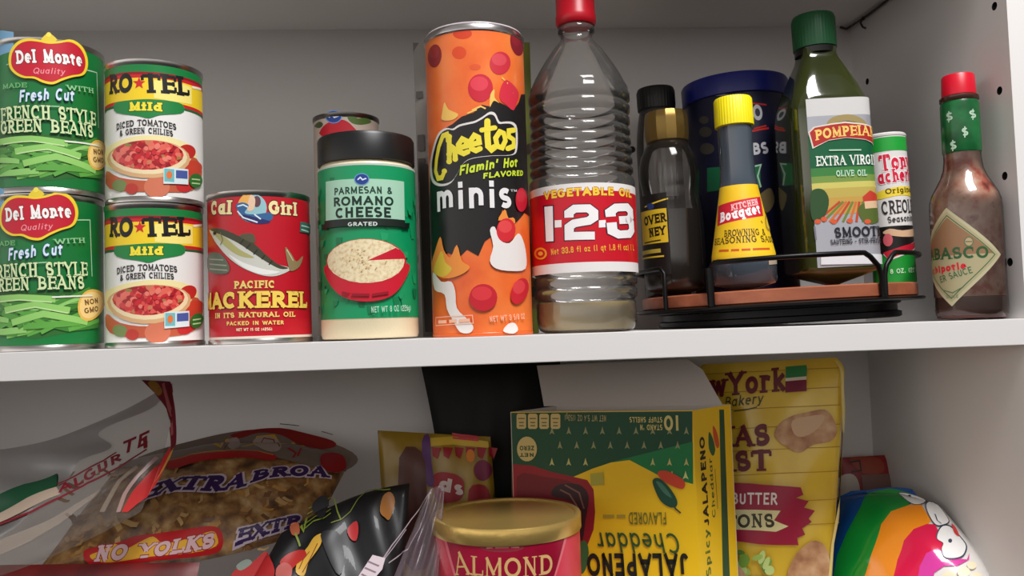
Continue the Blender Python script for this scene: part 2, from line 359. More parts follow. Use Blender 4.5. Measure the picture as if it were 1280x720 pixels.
class Pouch:
    """Soft bag spanned between four corners (bottom left, bottom right, top right, top left), swollen by 'thick'."""
    def __init__(s, P, thick, root, pw=.5, bow=(0, 0, 0, 0), shrink=None, wr=0, wf=(5, 4), seed=0, back=.6, side=None):
        s.P = [Vector(p) for p in P]; s.t, s.root, s.pw, s.bow, s.sh, s.wr, s.wf, s.sd, s.back = thick, Vector(root), pw, bow, shrink, wr, wf, seed, back
        s.W = ((s.P[1]-s.P[0]).length+(s.P[2]-s.P[3]).length)/2; s.H = ((s.P[3]-s.P[0]).length+(s.P[2]-s.P[1]).length)/2
        s.n = (s.P[1]-s.P[0]).cross(s.P[3]-s.P[0]).normalized(); s.ex = (s.P[1]-s.P[0]).normalized(); s.ey = (s.P[3]-s.P[0]).normalized()
        s.u0, s.u1, s.v0, s.v1 = 0, s.W, 0, s.H; s.du = s.dv = 3.0
    def at(s, a, b, side=1):
        q = a
        if s.sh: q = .5+(a-.5)*s.sh(b)
        p = s.P[0]*(1-q)*(1-b)+s.P[1]*q*(1-b)+s.P[2]*q*b+s.P[3]*(1-q)*b
        p = p+s.ey*(s.bow[2]*math.sin(math.pi*q)*b-s.bow[0]*math.sin(math.pi*q)*(1-b))+s.ex*(s.bow[1]*math.sin(math.pi*b)*q-s.bow[3]*math.sin(math.pi*b)*(1-q))
        a2, b2 = min(1, max(0, a)), min(1, max(0, b))
        e = (4*a2*(1-a2))**s.pw*(4*b2*(1-b2))**s.pw
        h = s.t*e*(1 if side > 0 else -s.back)
        if s.wr and side > 0:
            k = s.sd
            h += s.wr*e**.5*(math.sin(s.wf[0]*6.28*a+3*math.sin(4*b+k)+k)+.7*math.sin(s.wf[1]*6.28*b+4*math.sin(5*a+2*k)+1.7*k)+.5*math.sin(17*a+13*b+k))*min(1, 10*min(a2, 1-a2, b2, 1-b2)+.2)*.5
        return p+s.n*h-s.root
    def fwd(s, u, v): return s.at(u/s.W, v/s.H)
    def nrm(s, u, v):
        a = s.fwd(u+.6, v)-s.fwd(u-.6, v); b = s.fwd(u, v+.6)-s.fwd(u, v-.6); return a.cross(b).normalized()
    def world(s, p): return p+s.root
    def wdir(s, p): return p
    def body(s, name, m, parent, nu=44, nv=44, mi=None):
        vs, fs, idx = [], [], {}
        for side in (1, -1):
            for j in range(nv+1):
                for i in range(nu+1):
                    if side < 0 and (i in (0, nu) or j in (0, nv)): idx[(side, i, j)] = idx[(1, i, j)]
                    else: idx[(side, i, j)] = len(vs); vs.append(s.at(i/nu, j/nv, side))
        for side in (1, -1):
            for j in range(nv):
                for i in range(nu): fs.append((idx[(side, i, j)], idx[(side, i+1, j)], idx[(side, i+1, j+1)], idx[(side, i, j+1)]))
        return link(name, mesh_of(name, vs, fs, m, sharp=75), parent)
class Art:
    """Collects printed shapes on a surface and links them as one mesh. Points are picked off the photo and laid on the surface itself."""
    def __init__(s, surf, n=(36, 26)):
        s.s = surf; s.faces = []; s.mats = []; s.k = 2; s.grid = []; s.base = .6 if isinstance(surf, Pouch) else 0; s.STEP = .07 if isinstance(surf, Pouch) else .022
        for i in range(n[0]+1):
            for j in range(n[1]+1):
                u = surf.u0+(surf.u1-surf.u0)*i/n[0]; v = surf.v0+(surf.v1-surf.v0)*j/n[1]
                p = surf.world(surf.fwd(u, v))
                if surf.wdir(surf.nrm(u, v)).dot(CPOS-p) > 0: s.grid.append((u, v)+s.pix(p))
        u, v = s.at(*s.centre()); a = s.pix(surf.world(surf.fwd(u, v))); b = s.pix(surf.world(surf.fwd(u, v+1)))
        s.mmpx = 1/math.dist(a, b)
    def centre(s):
        return sum(g[2] for g in s.grid)/len(s.grid), sum(g[3] for g in s.grid)/len(s.grid)
    def pix(s, p):
        d = p-CPOS; z = d.dot(CF); return 640+FPX*d.dot(CR)/z, 360-FPX*d.dot(CU)/z
    def at(s, px, py):
        g = min(s.grid, key=lambda q: (q[2]-px)**2+(q[3]-py)**2); u, v = g[0], g[1]
        f = lambda u, v: s.pix(s.s.world(s.s.fwd(u, v)))
        best = (1e9, u, v)
        for _ in range(8):
            x, y = f(u, v); ex, ey = px-x, py-y; er = ex*ex+ey*ey
            if er < best[0]: best = (er, u, v)
            if er < .01: break
            x1, y1 = f(u+.2, v); x2, y2 = f(u, v+.2); a, b, c, d = (x1-x)/.2, (x2-x)/.2, (y1-y)/.2, (y2-y)/.2; det = a*d-b*c
            if abs(det) < 1e-4: break
            du, dv = (ex*d-b*ey)/det, (a*ey-ex*c)/det; k = min(1, 12/max(1e-6, math.hypot(du, dv))); u += du*k; v += dv*k
        return best[1], best[2]
    def _mi(s, m):
        if m not in s.mats: s.mats.append(m)
        return s.mats.index(m)
    def add(s, polys, m, lift=None):
        i = s._mi(m); z = s.base+s.STEP*s.k; s.k += 1
        for p in polys: s.faces.append(([(q[0], q[1]) for q in p], z, i))
        return s
    def uvpoly(s, pts, m):
        P = [Vector((p[0], p[1], 0)) for p in pts]
        return s.add([[pts[i] for i in t] for t in tessellate_polygon([P])], m)
    def band(s, v0, v1, m, u0=None, u1=None):
        if u0 is None: u0, u1 = -math.pi*s.s.R0, math.pi*s.s.R0
        return s.add([[(u0, v0), (u1, v0), (u1, v1), (u0, v1)]], m)
    def poly(s, pts, m): return s.uvpoly([s.at(*p) for p in pts], m)
    def spline(s, pts, m, n=5):
        """Closed smooth outline through the given points."""
        out = []; N = len(pts)
        for i in range(N):
            p0, p1, p2, p3 = pts[i-1], pts[i], pts[(i+1) % N], pts[(i+2) % N]
            for k in range(n):
                t = k/n
                out.append(tuple(.5*((2*p1[d])+(-p0[d]+p2[d])*t+(2*p0[d]-5*p1[d]+4*p2[d]-p3[d])*t*t+(-p0[d]+3*p1[d]-3*p2[d]+p3[d])*t**3) for d in (0, 1)))
        return s.poly(out, m)
    def ell(s, x, y, rx, ry, m, rot=0, n=22):
        c, q = math.cos(rot), math.sin(rot)
        return s.poly([(x+rx*math.cos(a)*c-ry*math.sin(a)*q, y+rx*math.cos(a)*q+ry*math.sin(a)*c) for a in [2*math.pi*i/n for i in range(n)]], m)
    def line(s, pts, wpx, m):
        return s.add(ribbon([s.at(*p) for p in pts], wpx*s.mmpx), m)
    def lines(s, many, wpx, m):
        r = []
        for pts in many: r += ribbon([s.at(*p) for p in pts], wpx*s.mmpx)
        return s.add(r, m)
    def star(s, x, y, r, m):
        return s.poly([(x+(r if i % 2 == 0 else r*.42)*math.sin(math.pi*i/5), y-(r if i % 2 == 0 else r*.42)*math.cos(math.pi*i/5)) for i in range(10)], m)
    def text(s, t, x0, y0, x1, y1, h, m, out=None, og=.16, arch=0, **kw):
        """Text whose baseline runs from (x0, y0) to (x1, y1) with cap height h."""
        p0, p1 = Vector(s.at(x0, y0)), Vector(s.at(x1, y1)); d = p1-p0; L = d.length; d.normalize(); e = Vector((-d.y, d.x)); hh = h*s.mmpx
        for m2, g in ([(out, og)] if out else [])+[(m, 0)]:
            F, wd = letters(t, grow=g, **kw); k = L/max(wd, .01)
            s.add([[p0+d*(p.x*k)+e*(p.y*hh+arch*s.mmpx*(1-(2*p.x*k/L-1)**2)) for p in f] for f in F], m2)
        return s
    def build(s, name, parent):
        du, dv = s.s.du, s.s.dv; out = []
        def split(poly, ax, st):
            lo = min(p[ax] for p in poly); hi = max(p[ax] for p in poly)
            if hi-lo <= st*1.01: return [poly]
            res = []; k0 = math.floor(lo/st+1e-6); k1 = math.ceil(hi/st-1e-6)
            for k in range(k0, k1):
                q = poly
                for c, sg in ((k*st, 1), ((k+1)*st, -1)):
                    r = []
                    for i in range(len(q)):
                        a, b = q[i-1], q[i]; fa, fb = (a[ax]-c)*sg, (b[ax]-c)*sg
                        if (fa >= 0) != (fb >= 0):
                            t = fa/(fa-fb); r.append((a[0]+(b[0]-a[0])*t, a[1]+(b[1]-a[1])*t))
                        if fb >= 0: r.append(b)
                    q = r
                    if len(q) < 3: break
                if len(q) >= 3: res.append(q)
            return res
        vs, fs, mi, ns = [], [], [], []
        for poly, z, i in s.faces:
            for a in split(poly, 0, du):
                for b in split(a, 1, dv):
                    ar = sum(b[k-1][0]*b[k][1]-b[k][0]*b[k-1][1] for k in range(len(b)))
                    if abs(ar) < 1e-5: continue
                    if ar < 0: b = b[::-1]
                    st = len(vs)
                    for u, v in b:
                        n = s.s.nrm(u, v); vs.append((s.s.fwd(u, v)+n*z)*S); ns.append(n)
                    fs.append(tuple(range(st, len(vs)))); mi.append(i)
        me = bpy.data.meshes.new(name); me.from_pydata(vs, [], fs)
        for m in s.mats: me.materials.append(m)
        for p, i in zip(me.polygons, mi): p.material_index = i; p.use_smooth = True
        me.normals_split_custom_set_from_vertices(ns)
        return link(name, me, parent)
# ------------------------------------------------------------------ the cupboard
ST = 265.0                      # top of the shelf board
DEP, XR, XL, ZC = 241.7, 430.9, -480.0, 574.1
def struct(o): o['kind'] = 'structure'; return o
PAINT = mat((228, 225, 222), .5)
PAINTW = mat((226, 223, 221), .38)
struct(box('wall_back', (XL-19, DEP, -20), (XR+19, DEP+8, 900), PAINT))
struct(box('floor', (XL, 0, -20), (XR, DEP, 0), PAINTW))
struct(box('ceiling', (XL, 0, ZC), (XR, DEP, ZC+20), PAINT))
struct(box('wall_left', (XL-19, 0, -20), (XL, DEP, 900), PAINT))
def wall_with_pin_holes():
    """Side panel with two rows of drilled pin holes: small hexagonal pits cut into its inner face."""
    bm = bmesh.new()
    hy = [14.1, DEP-28]; hz = [ZC-66.5*.10-66.5*i for i in range(-3, 9)]
    z_row = [CZ+237.6-66.5*i for i in range(-3, 4)]
    holes = [(hy[0], z) for z in z_row]+[(hy[1], z) for z in z_row]
    ys = sorted({0, DEP}|{h+d for h in hy for d in (-4.5, 4.5)}); zs = sorted({-20, 900}|{z+d for z in z_row for d in (-4.5, 4.5)})
    V = {}
    def v(x, y, z):
        k = (round(x, 3), round(y, 3), round(z, 3))
        if k not in V: V[k] = bm.verts.new(Vector(k)*S)
        return V[k]
    cells = {(round(h-4.5, 3), round(z-4.5, 3)): (h, z) for h, z in holes}
    for y0, y1 in zip(ys, ys[1:]):
        for z0, z1 in zip(zs, zs[1:]):
            c = cells.get((round(y0, 3), round(z0, 3)))
            q = [(y0, z0), (y0, z1), (y1, z1), (y1, z0)]
            if not c or y1-y0 > 10 or z1-z0 > 10: bm.faces.new([v(XR, *p) for p in q]); continue
            ring = [(c[0]+3.3*math.cos(math.radians(a)), c[1]+3.3*math.sin(math.radians(a))) for a in range(225, 225-360, -30)]
            R = [v(XR, *p) for p in ring]; D = [v(XR+9, *p) for p in ring]; C = [v(XR, *p) for p in q]
            for i in range(12):
                bm.faces.new([R[i], R[(i+1) % 12], D[(i+1) % 12], D[i]]).material_index = 1
            for i in range(4):
                bm.faces.new([C[i], C[(i+1) % 4]]+[R[k % 12] for k in range(3*i+3, 3*i-1, -1)])
            f = bm.faces.new(D); f.material_index = 1
    q = [(0, -20), (DEP, -20), (DEP, 900), (0, 900)]
    bm.faces.new([v(XR+19, *p) for p in q])
    bm.faces.new([v(XR, 0, -20), v(XR+19, 0, -20), v(XR+19, 0, 900), v(XR, 0, 900)])
    me = bpy.data.meshes.new('wall_right'); bm.to_mesh(me); bm.free()
    me.materials.append(PAINT); me.materials.append(mat((30, 27, 25), .8))  # dark second material paints the shade inside the pits
    return struct(link('wall_right', me))
wall_with_pin_holes()
for k, (px, py) in enumerate(((790, 187), (1076, 104))):          # dark discs painting in the shade of pin holes in the back panel
    p = un(px, py, DEP)
    o = lathe('hole_shade_%d' % (k+1), [(2.6, 0), (3.4, 0), (3.4, .5), (2.6, .5), (2.4, .1), (0, .1)], mat((26, 23, 21), .7), None, 20)
    o.location = (p+Vector((0, -.05, 0)))*S; o.rotation_euler = (math.pi/2, 0, 0); struct(o)
sh = box('shelf_board', (XL, 0, ST-19.8), (XR, DEP-.2, ST), PAINTW, bev=.5)
tag(sh, 'white cupboard shelf whose bright front edge crosses the whole view', 'shelf')

# ------------------------------------------------------------------ tins on the shelf
def tin(name, label, cat, loc, rot, r, H, group=None, metal=TIN, lidmat=None):
    t = thing(name, label, cat, loc, rot, group)
    lathe('can_body', [(0, 2.5), (r-2.2, 2.5), (r-2.2, .4), (r-1, 0), (r+.5, .3), (r+.5, 3), (r-.4, 4.2), (r-.4, H-4.2), (r+.5, H-3), (r+.5, H-.3), (r-.6, H), (r-1.8, H-.5)], metal, t)
    lathe('lid', [(0, H-3), (r*.55, H-3), (r*.6, H-2.4), (r*.8, H-2.4), (r*.84, H-3.2), (r-2.6, H-3.2), (r-1.7, H-.6)], lidmat or metal, t)
    return t
def tin_art(r, loc, rot, H):
    return Art(Rev(lambda v: r-.25, r, loc, rot, v0=3, v1=H-3))
D2R = math.radians

# green beans ---------------------------------------------------------------
GB = (22, 118, 56)
loc, rot, r, H = (-291, 48, ST+111.2), D2R(22.5), 36.5, 111
t = tin('green_bean_can', 'green bean tin with a red fruit-shaped badge, upper one of its stack', 'tin can', loc, rot, r, H, 'green bean tins')
c = tin_art(r, loc, rot, H)
c.band(4.3, 106.8, mat(GB, .32))
c.poly([(-7, 38), (17, 40), (17, 64), (-7, 75)], mat((120, 170, 205)))
c.line([(8, 81), (17, 78)], 1.2, mat((190, 215, 180))); c.line([(105, 87), (121, 91), (123, 160)], 1.3, mat((190, 215, 180)))
gb = [(74, 142, 56), (96, 168, 70), (124, 190, 88), (84, 156, 62), (146, 205, 112), (62, 128, 50)]
c.poly([(-6, 166), (60, 168), (124, 176), (131, 222), (60, 226), (-8, 222)], mat((44, 104, 44)))
for i in range(46):
    x = random.uniform(-8, 122); y = random.uniform(176, 218); a = random.uniform(-.5, .5); l = random.uniform(18, 36)
    c.line([(max(-8, x-l*math.cos(a)), min(221, max(170, y-l*math.sin(a)))), (x, y), (min(128, x+l*math.cos(a)), min(221, max(170, y+l*math.sin(a)+2)))], random.uniform(4.5, 8), mat(random.choice(gb)))
for p in ([(2, 178), (40, 174), (84, 180)], [(20, 190), (60, 184), (100, 196)], [(30, 205), (70, 196), (118, 214)]): c.line(p, 8, mat((150, 208, 110)))
c.lines([[(22, 193), (60, 187), (98, 199)], [(6, 181), (40, 177), (80, 183)]], 1.6, mat((196, 232, 160)))
c.ell(120, 194, 12, 19, mat((240, 190, 90))); c.ell(120, 194, 10, 16, mat((250, 214, 140)))
c.text('NON', 115, 193, 127, 194, 7, mat((120, 80, 40)), wt=.22); c.text('GMO', 115, 203, 127, 204, 7, mat((120, 80, 40)), wt=.22)
c.spline([(52, 51), (56, 45), (61, 42), (66, 45), (71, 51), (61, 54)], mat((236, 208, 60))); c.ell(61, 44, 3, 3, mat((250, 230, 90)))
badge = [(60, 52.5), (73, 52), (88, 50), (100, 57), (107, 70), (108, 84), (103, 94), (90, 97), (78, 101), (66, 106), (54, 104), (43, 99), (30, 98), (19, 92), (13, 82), (14, 66), (22, 54), (34, 49), (48, 50)]
ins = lambda P, d, cx=61, cy=77: [(cx+(x-cx)*(1-d/45), cy+(y-cy)*(1-d/27)) for x, y in P]
c.spline(badge, mat((246, 214, 50))); c.spline(ins(badge, 3), mat((200, 28, 50)))
c.text('Del Monte', 22, 81, 101, 84, 17, mat((255, 250, 246)), out=mat((120, 10, 25)), og=.1, wt=.24, serif=.16)
c.text('Quality', 42, 93, 80, 94, 7.5, mat((245, 150, 160)), wt=.14, slant=.25)
c.text('MADE', 6, 112, 34, 110, 6, mat((120, 185, 120)), wt=.16, serif=.1); c.text('WITH', 83, 113, 115, 117, 6.5, mat((150, 205, 150)), wt=.16, serif=.1)
c.text('Fresh Cut', 25, 129, 91, 127, 15, mat((222, 236, 250)), out=mat((40, 90, 160)), og=.08, wt=.2, slant=.3)
c.line([(42, 133.5), (78, 134)], 1.3, mat((170, 210, 170)))
c.text('FRENCH STYLE', 4, 154, 117, 158, 18, mat((216, 234, 178)), out=mat((14, 70, 36)), og=.08, wt=.2, thin=.6, serif=.1)
c.text('GREEN BEANS', 4, 169, 114, 173, 16.5, mat((216, 234, 178)), out=mat((14, 70, 36)), og=.08, wt=.2, thin=.6, serif=.1)
c.line([(80, 177), (122, 183)], 2, mat((235, 240, 225)))
c.build('label', t)
t2 = copy_tree(t); t2.location = Vector((-292.5, 48, ST))*S; t2.rotation_euler = (0, 0, D2R(11.5))
t2['label'] = 'green bean tin with a red fruit-shaped badge, lower one standing on the shelf'

# diced tomatoes -------------------------------------------------------------
loc, rot, r, H = (-214.5, 46, ST+103.2), D2R(11), 34, 103
t = tin('tomato_can', 'diced tomato tin with yellow and white label, stacked on its twin', 'tin can', loc, rot, r, H, 'diced tomato tins')
c = tin_art(r, loc, rot, H)
RED, YEL, GRN, BLK = (206, 34, 44), (250, 214, 40), (20, 128, 62), (24, 22, 22)
c.band(4.2, 98.8, mat((238, 236, 232), .32)); c.band(93.4, 98.8, mat(GRN, .32)); c.band(91.4, 93.4, mat((150, 20, 30)))
c.band(70.6, 91.4, mat(YEL)); c.band(89, 91.4, mat(RED)); c.band(70.4, 72.8, mat(RED)); c.band(68.6, 70.4, mat((40, 100, 54)))
c.uvpoly([(4, 74.5), (17, 73.5), (33, 74.5), (33, 87.5), (17, 88.5), (4, 87.5)], mat((253, 236, 130)))
c.text('RO', 137, 118.5, 164, 116.5, 25, mat(BLK), wt=.25, thin=.6, serif=.16)
c.text('TEL', 179, 116.5, 235, 121.5, 25, mat(BLK), wt=.27, thin=.62, serif=.16)
c.star(174, 104, 8, mat((214, 40, 46)))
c.lines([[(240, 109), (251, 112)]], 3, mat((250, 246, 220)))
c.spline([(143, 131), (150, 127), (186, 124), (222, 128), (230, 135), (226, 142), (200, 144), (186, 148), (172, 145), (146, 141)], mat((30, 132, 64)), n=3)
c.text('Mild', 162, 139, 202, 139.5, 11, mat((250, 232, 60)), out=mat((22, 80, 40)), og=.14, wt=.28, serif=.2)
c.text('DICED TOMATOES', 146, 163, 220, 163, 8, mat((40, 38, 38)), wt=.2, thin=.7, serif=.08, arch=3); c.text('& GREEN CHILIES', 150, 171, 216, 171, 7.5, mat((40, 38, 38)), wt=.2, thin=.7, serif=.08, arch=2)
c.ell(188, 196, 58, 27, mat((246, 232, 170)))
c.spline([(134, 214), (138, 236), (186, 240), (240, 238), (252, 214), (240, 196), (225, 222), (186, 226), (150, 222)], mat((196, 92, 62)), n=3)
for x, y, q, col in ((233, 190, 11, (196, 44, 40)), (241, 210, 11, (206, 66, 46)), (150, 232, 9, (120, 140, 80)), (196, 234, 16, (214, 120, 90)), (165, 236, 8, (190, 60, 50)), (230, 232, 10, (200, 44, 46))): c.ell(x, y, q, q*.85, mat(col))
c.ell(186, 199, 51, 24, mat((222, 176, 128))); c.ell(186, 197, 47.5, 21, mat((243, 222, 178)))
salsa = mottled('salsa', [(0, (150, 18, 30)), (.35, (196, 34, 44)), (.65, (222, 70, 66)), (.9, (234, 120, 100)), (1, (120, 130, 50))], 300, 'cells', .3)
c.ell(185, 194, 44, 18.5, salsa)
for i in range(26): 
    a = random.uniform(0, 6.28); q = random.uniform(0, .85); c.ell(185+38*q*math.cos(a), 193+15*q*math.sin(a), random.uniform(2.5, 5), random.uniform(2, 3.4), mat(random.choice([(226, 82, 76), (206, 40, 48), (176, 22, 36), (238, 128, 112)])), rot=a)
c.poly([(204, 210), (234, 212), (234, 231), (204, 230)], mat((222, 234, 236))); c.poly([(205, 211), (217, 212), (217, 228), (205, 227)], mat((110, 190, 196))); c.poly([(219, 213), (233, 214), (233, 224), (219, 223)], mat((74, 90, 160)))
c.ell(211, 219, 3.5, 5, mat((230, 120, 60))); c.ell(243, 226, 8, 9, mat((48, 110, 46)))
c.lines([[(238, 224), (248, 225)], [(238, 229), (248, 230)]], 1.6, mat((190, 210, 150)))
c.build('label', t)
t2 = copy_tree(t); t2.location = Vector((-215.5, 46, ST))*S; t2.rotation_euler = (0, 0, D2R(11.5))
t2['label'] = 'diced tomato tin with yellow and white label, lower one standing on the shelf'

# mackerel ---------------------------------------------------------------------
loc, rot, r, H = (-139.4, 48, ST), D2R(11.5), 37.2, 110
t = tin('mackerel_can', 'single red fish tin with a silver mackerel printed on it', 'tin can', loc, rot, r, H, metal=TIN)
c = tin_art(r, loc, rot, H)
c.band(5.6, 105.4, mat((192, 20, 38), .34)); c.band(3.6, 5.6, mat((226, 214, 200), .4))
GOLD = mat((240, 214, 120))
c.text('Cal', 264, 269, 289, 268, 18, mat((246, 228, 168)), out=mat((60, 14, 20)), og=.12, wt=.28, serif=.14)
c.text('Girl', 336, 268, 371, 270, 17.5, mat((246, 228, 168)), out=mat((60, 14, 20)), og=.12, wt=.28, serif=.14)
c.ell(315, 260, 18.5, 18, mat((150, 196, 204))); c.spline([(298, 254), (304, 244), (313, 241.5), (316, 249), (308, 256)], mat((240, 178, 92)))
c.ell(321, 252, 5, 7, mat((104, 64, 72))); c.spline([(313, 244), (319, 249), (317, 262), (309, 262)], mat((236, 200, 170)))
c.spline([(295, 258), (303, 253), (311, 257), (306, 266), (318, 268), (338, 266), (340, 274), (326, 279), (308, 274)], mat((52, 100, 150))); c.spline([(300, 268), (316, 271), (338, 277), (324, 280), (306, 275)], mat((40, 44, 104)))
c.lines([[(297, 264), (304, 272), (322, 278)], [(297, 258), (304, 256), (310, 259)], [(318, 268), (326, 274)]], 1.8, mat((220, 232, 240)))
fish = [(263, 287), (277, 286), (300, 295.5), (318, 305), (332, 318), (347, 330), (360, 334), (362, 338), (345, 345), (327, 344), (304, 335), (286, 322), (272, 306), (265, 294)]
c.spline(fish, mat((206, 206, 196)), n=4)
c.spline([(263, 287), (277, 286), (300, 295.5), (318, 305), (332, 318), (347, 330), (360, 335), (350, 336), (334, 328), (316, 316), (298, 304), (280, 295)], mat((66, 66, 48)), n=4)
c.spline([(268, 291), (282, 297), (300, 312), (318, 322), (300, 320), (282, 308)], mat((176, 172, 110)), n=4)
c.spline([(286, 318), (304, 328), (328, 336), (350, 340), (328, 343), (304, 334)], mat((236, 236, 230)), n=4)
c.spline([(300, 296), (306, 292), (317, 293), (318, 304)], mat((90, 84, 62)), n=3)
c.lines([[(305, 299), (300, 305)], [(313, 305), (308, 311)], [(322, 312), (317, 318)], [(331, 319), (327, 324)], [(340, 326), (336, 331)]], 1.5, mat((40, 40, 30)))
c.ell(269, 291.5, 2.1, 2.1, mat((20, 20, 20))); c.line([(276, 290), (279, 300), (276, 306)], 1.2, mat((110, 106, 80)))
c.spline([(360, 333), (356, 309), (364, 318), (370, 327), (378, 320), (374, 333), (364, 339)], mat((146, 126, 88)), n=3); c.line([(358, 312), (366, 326)], 1.2, mat((220, 206, 170)))
c.poly([(375, 277), (387, 281), (387, 293), (374, 290)], mat((60, 110, 98))); c.lines([[(376, 282), (386, 285)], [(376, 287), (385, 290)]], 1.6, mat((190, 216, 200)))
c.spline([(262, 318), (276, 317), (287, 332), (284, 342), (262, 339)], mat((92, 104, 86)), n=3); c.lines([[(263, 324), (280, 325)], [(263, 330), (284, 332)], [(263, 336), (285, 338)]], 1.5, mat((160, 160, 140)))
c.text('PACIFIC', 293, 361, 343, 360, 9.5, GOLD, wt=.24, serif=.1); c.text('MACKEREL', 259, 387.5, 382, 385, 21, mat((250, 214, 92)), out=mat((110, 8, 20)), og=.07, wt=.25, serif=.1)
c.text('IN ITS NATURAL OIL', 270, 398, 368, 396, 6.5, GOLD, wt=.22, serif=.1); c.text('PACKED IN WATER', 284, 407, 354, 405.5, 5, GOLD, wt=.22)
c.text('NET WT 15 OZ (425G)', 296, 414, 340, 413, 3.6, mat((250, 236, 200)), wt=.2)
c.build('label', t)

# grated cheese shaker -----------------------------------------------------------
loc, rot, r = (-58, 46, ST), D2R(5), 36.6
t = thing('cheese_shaker', 'green grated cheese shaker with a wide black lid', 'cheese shaker', loc, rot)
lathe('jar', [(0, .8), (r-4, .8), (r-1.2, 1.5), (r-.2, 4), (r-.2, 127), (r-2, 130), (r-3, 132), (0, 132)], mat((236, 222, 186), .3, coat=.3, bump=.12, bscale=900), t)
lathe('lid', [(0, 131), (r-1, 131), (r-.1, 131.6), (r-.1, 149.5), (r-1.2, 151.6), (r-3, 152.2), (0, 152.2)], mat((20, 20, 21), .36), t)
c = Art(Rev(lambda v: r, r, loc, rot, v0=1, v1=131))
c.band(15.8, 126.2, mat((10, 150, 94), .35)); c.band(126.2, 127.8, mat((200, 205, 195), .5))
gs = [(8, 122, 74), (18, 150, 94), (6, 112, 68), (26, 160, 100)]
for i in range(70):
    u = random.uniform(-56, 56); v = random.uniform(18, 118); d = random.uniform(2, 5); c.uvpoly([(u, v), (u+d, v+random.uniform(-2, 2)), (u+d+1, v+d*1.4), (u-1, v+d*1.5)], mat(random.choice(gs)))
c.poly([(409.5, 227.5), (503, 227.5), (504, 278), (409.5, 278)], mat((168, 212, 186)))
c.poly([(404, 281), (411, 280), (411, 287.5), (405, 287.5)], mat((10, 30, 22))); c.poly([(501, 279), (510, 279), (509, 286), (501, 286)], mat((10, 30, 22))); c.poly([(408, 276.5), (504, 275.5), (505, 284.5), (408, 286)], mat((22, 34, 28)))
c.text('PARMESAN &', 419.5, 244.5, 489, 243.5, 9, mat((24, 60, 48)), wt=.2); c.text('ROMANO', 418.5, 258.8, 490, 258, 11.5, mat((18, 48, 38)), wt=.21); c.text('CHEESE', 421.5, 273.5, 487, 272.5, 13, mat((16, 40, 34)), wt=.22)
c.text('GRATED', 436, 283.3, 471, 282.6, 5, mat((210, 222, 214)), wt=.22)
BLUE = (28, 62, 140)
def oval_mark(c, x, y, rx, ry):
    c.ell(x, y, rx, ry, mat((110, 150, 210))); c.ell(x, y, rx*.88, ry*.86, mat(BLUE)); c.lines([[(x-rx*.55, y+ry*.1), (x-rx*.2, y-ry*.3), (x+rx*.1, y+ry*.1), (x+rx*.6, y-ry*.15)]], ry*.22, mat((220, 230, 245)))
oval_mark(c, 452.5, 224.5, 9, 7.5)
c.spline([(411, 331), (413, 352), (430, 371), (458, 377), (486, 371), (503, 352), (507, 329), (458, 345)], mat((206, 24, 48)), n=4)
crm = mottled('cheese_face', [(.3, (214, 184, 140)), (.5, (238, 220, 178)), (.75, (246, 234, 200))], 420, rough=.5)
c.ell(458, 327, 47.5, 28.5, mat((200, 28, 48))); c.ell(457.5, 326.5, 46, 27.5, crm)
c.poly([(459, 326), (493, 310), (502, 316), (504, 324)], mat((202, 22, 48)))
for i in range(36):
    a = random.uniform(0, 6.28); q = random.uniform(0, .85); x, y = 452+36*q*math.cos(a), 328+22*q*math.sin(a); c.ell(x, y, random.uniform(.6, 1.4), .7, mat((196, 160, 112)), n=8)
c.lines([[(430, 366), (438, 368)], [(441, 368.5), (462, 369)], [(465, 369), (484, 366)]], 3.5, mat((150, 12, 34)))
c.text('NET WT 8 OZ (226g)', 464, 391, 510, 388.5, 7.5, mat((190, 226, 204)), wt=.16)
c.build('label', t)

# small tin at the back ------------------------------------------------------------
loc, rot, r, H = (-80.9, 120, ST), D2R(6), 27.4, 187
t = tin('small_can', 'small pale-labelled tin peeping up behind the black cheese lid', 'tin can', loc, rot, r, H, metal=DARKTIN)
c = tin_art(r, loc, rot, H)
c.band(4.3, H-4.3, mat((196, 178, 164), .4))
c.spline([(402, 170), (404, 158), (416, 151), (430, 150), (441, 158), (446, 170)], mat((186, 22, 40)), n=3)
c.spline([(434, 146), (441, 143), (447, 148), (458, 147), (464, 153), (452, 156), (440, 154)], mat((82, 108, 50)), n=3); c.spline([(393, 158), (399, 152), (404, 155), (400, 160)], mat((70, 84, 46)), n=3)
oval_mark(c, 417, 146, 10.5, 8.2)
c.build('label', t)

# puff canister --------------------------------------------------------------------
loc, rot, r = (27, 44, ST), D2R(-2.4), 38
t = thing('snack_canister', 'tall orange and black snack canister with red puffs printed on it', 'snack canister', loc, rot)
lathe('canister_body', [(0, 1), (r-2, 1), (r-2, 0), (r, .2), (r+.3, 2.2), (r-.3, 3), (r-.3, 224), (r-.3, 224)], mat((230, 104, 40), .35), t)
lathe('rim', [(r-2.6, 223), (r-.3, 223), (r+.7, 224), (r+.8, 227), (r, 228.4), (r-1.6, 228.6), (r-2.6, 226)], mat((205, 200, 200), .25, metal=1), t)
lathe('cap', [(0, 226.5), (r-3.2, 226.5), (r-1.8, 228.9), (r-.8, 229.3), (r-1, 230), (r-6, 230), (0, 230)], mat((206, 198, 202), .3), t)
c = Art(Rev(lambda v: r-.15, r, loc, rot, v0=1, v1=226))
c.band(3, 223, mottled('orange_print', [(.3, (226, 88, 34)), (.5, (240, 112, 46)), (.7, (244, 132, 62))], 26, rough=.3))
PUFF, PUFF2 = (204, 26, 52), (226, 60, 78)
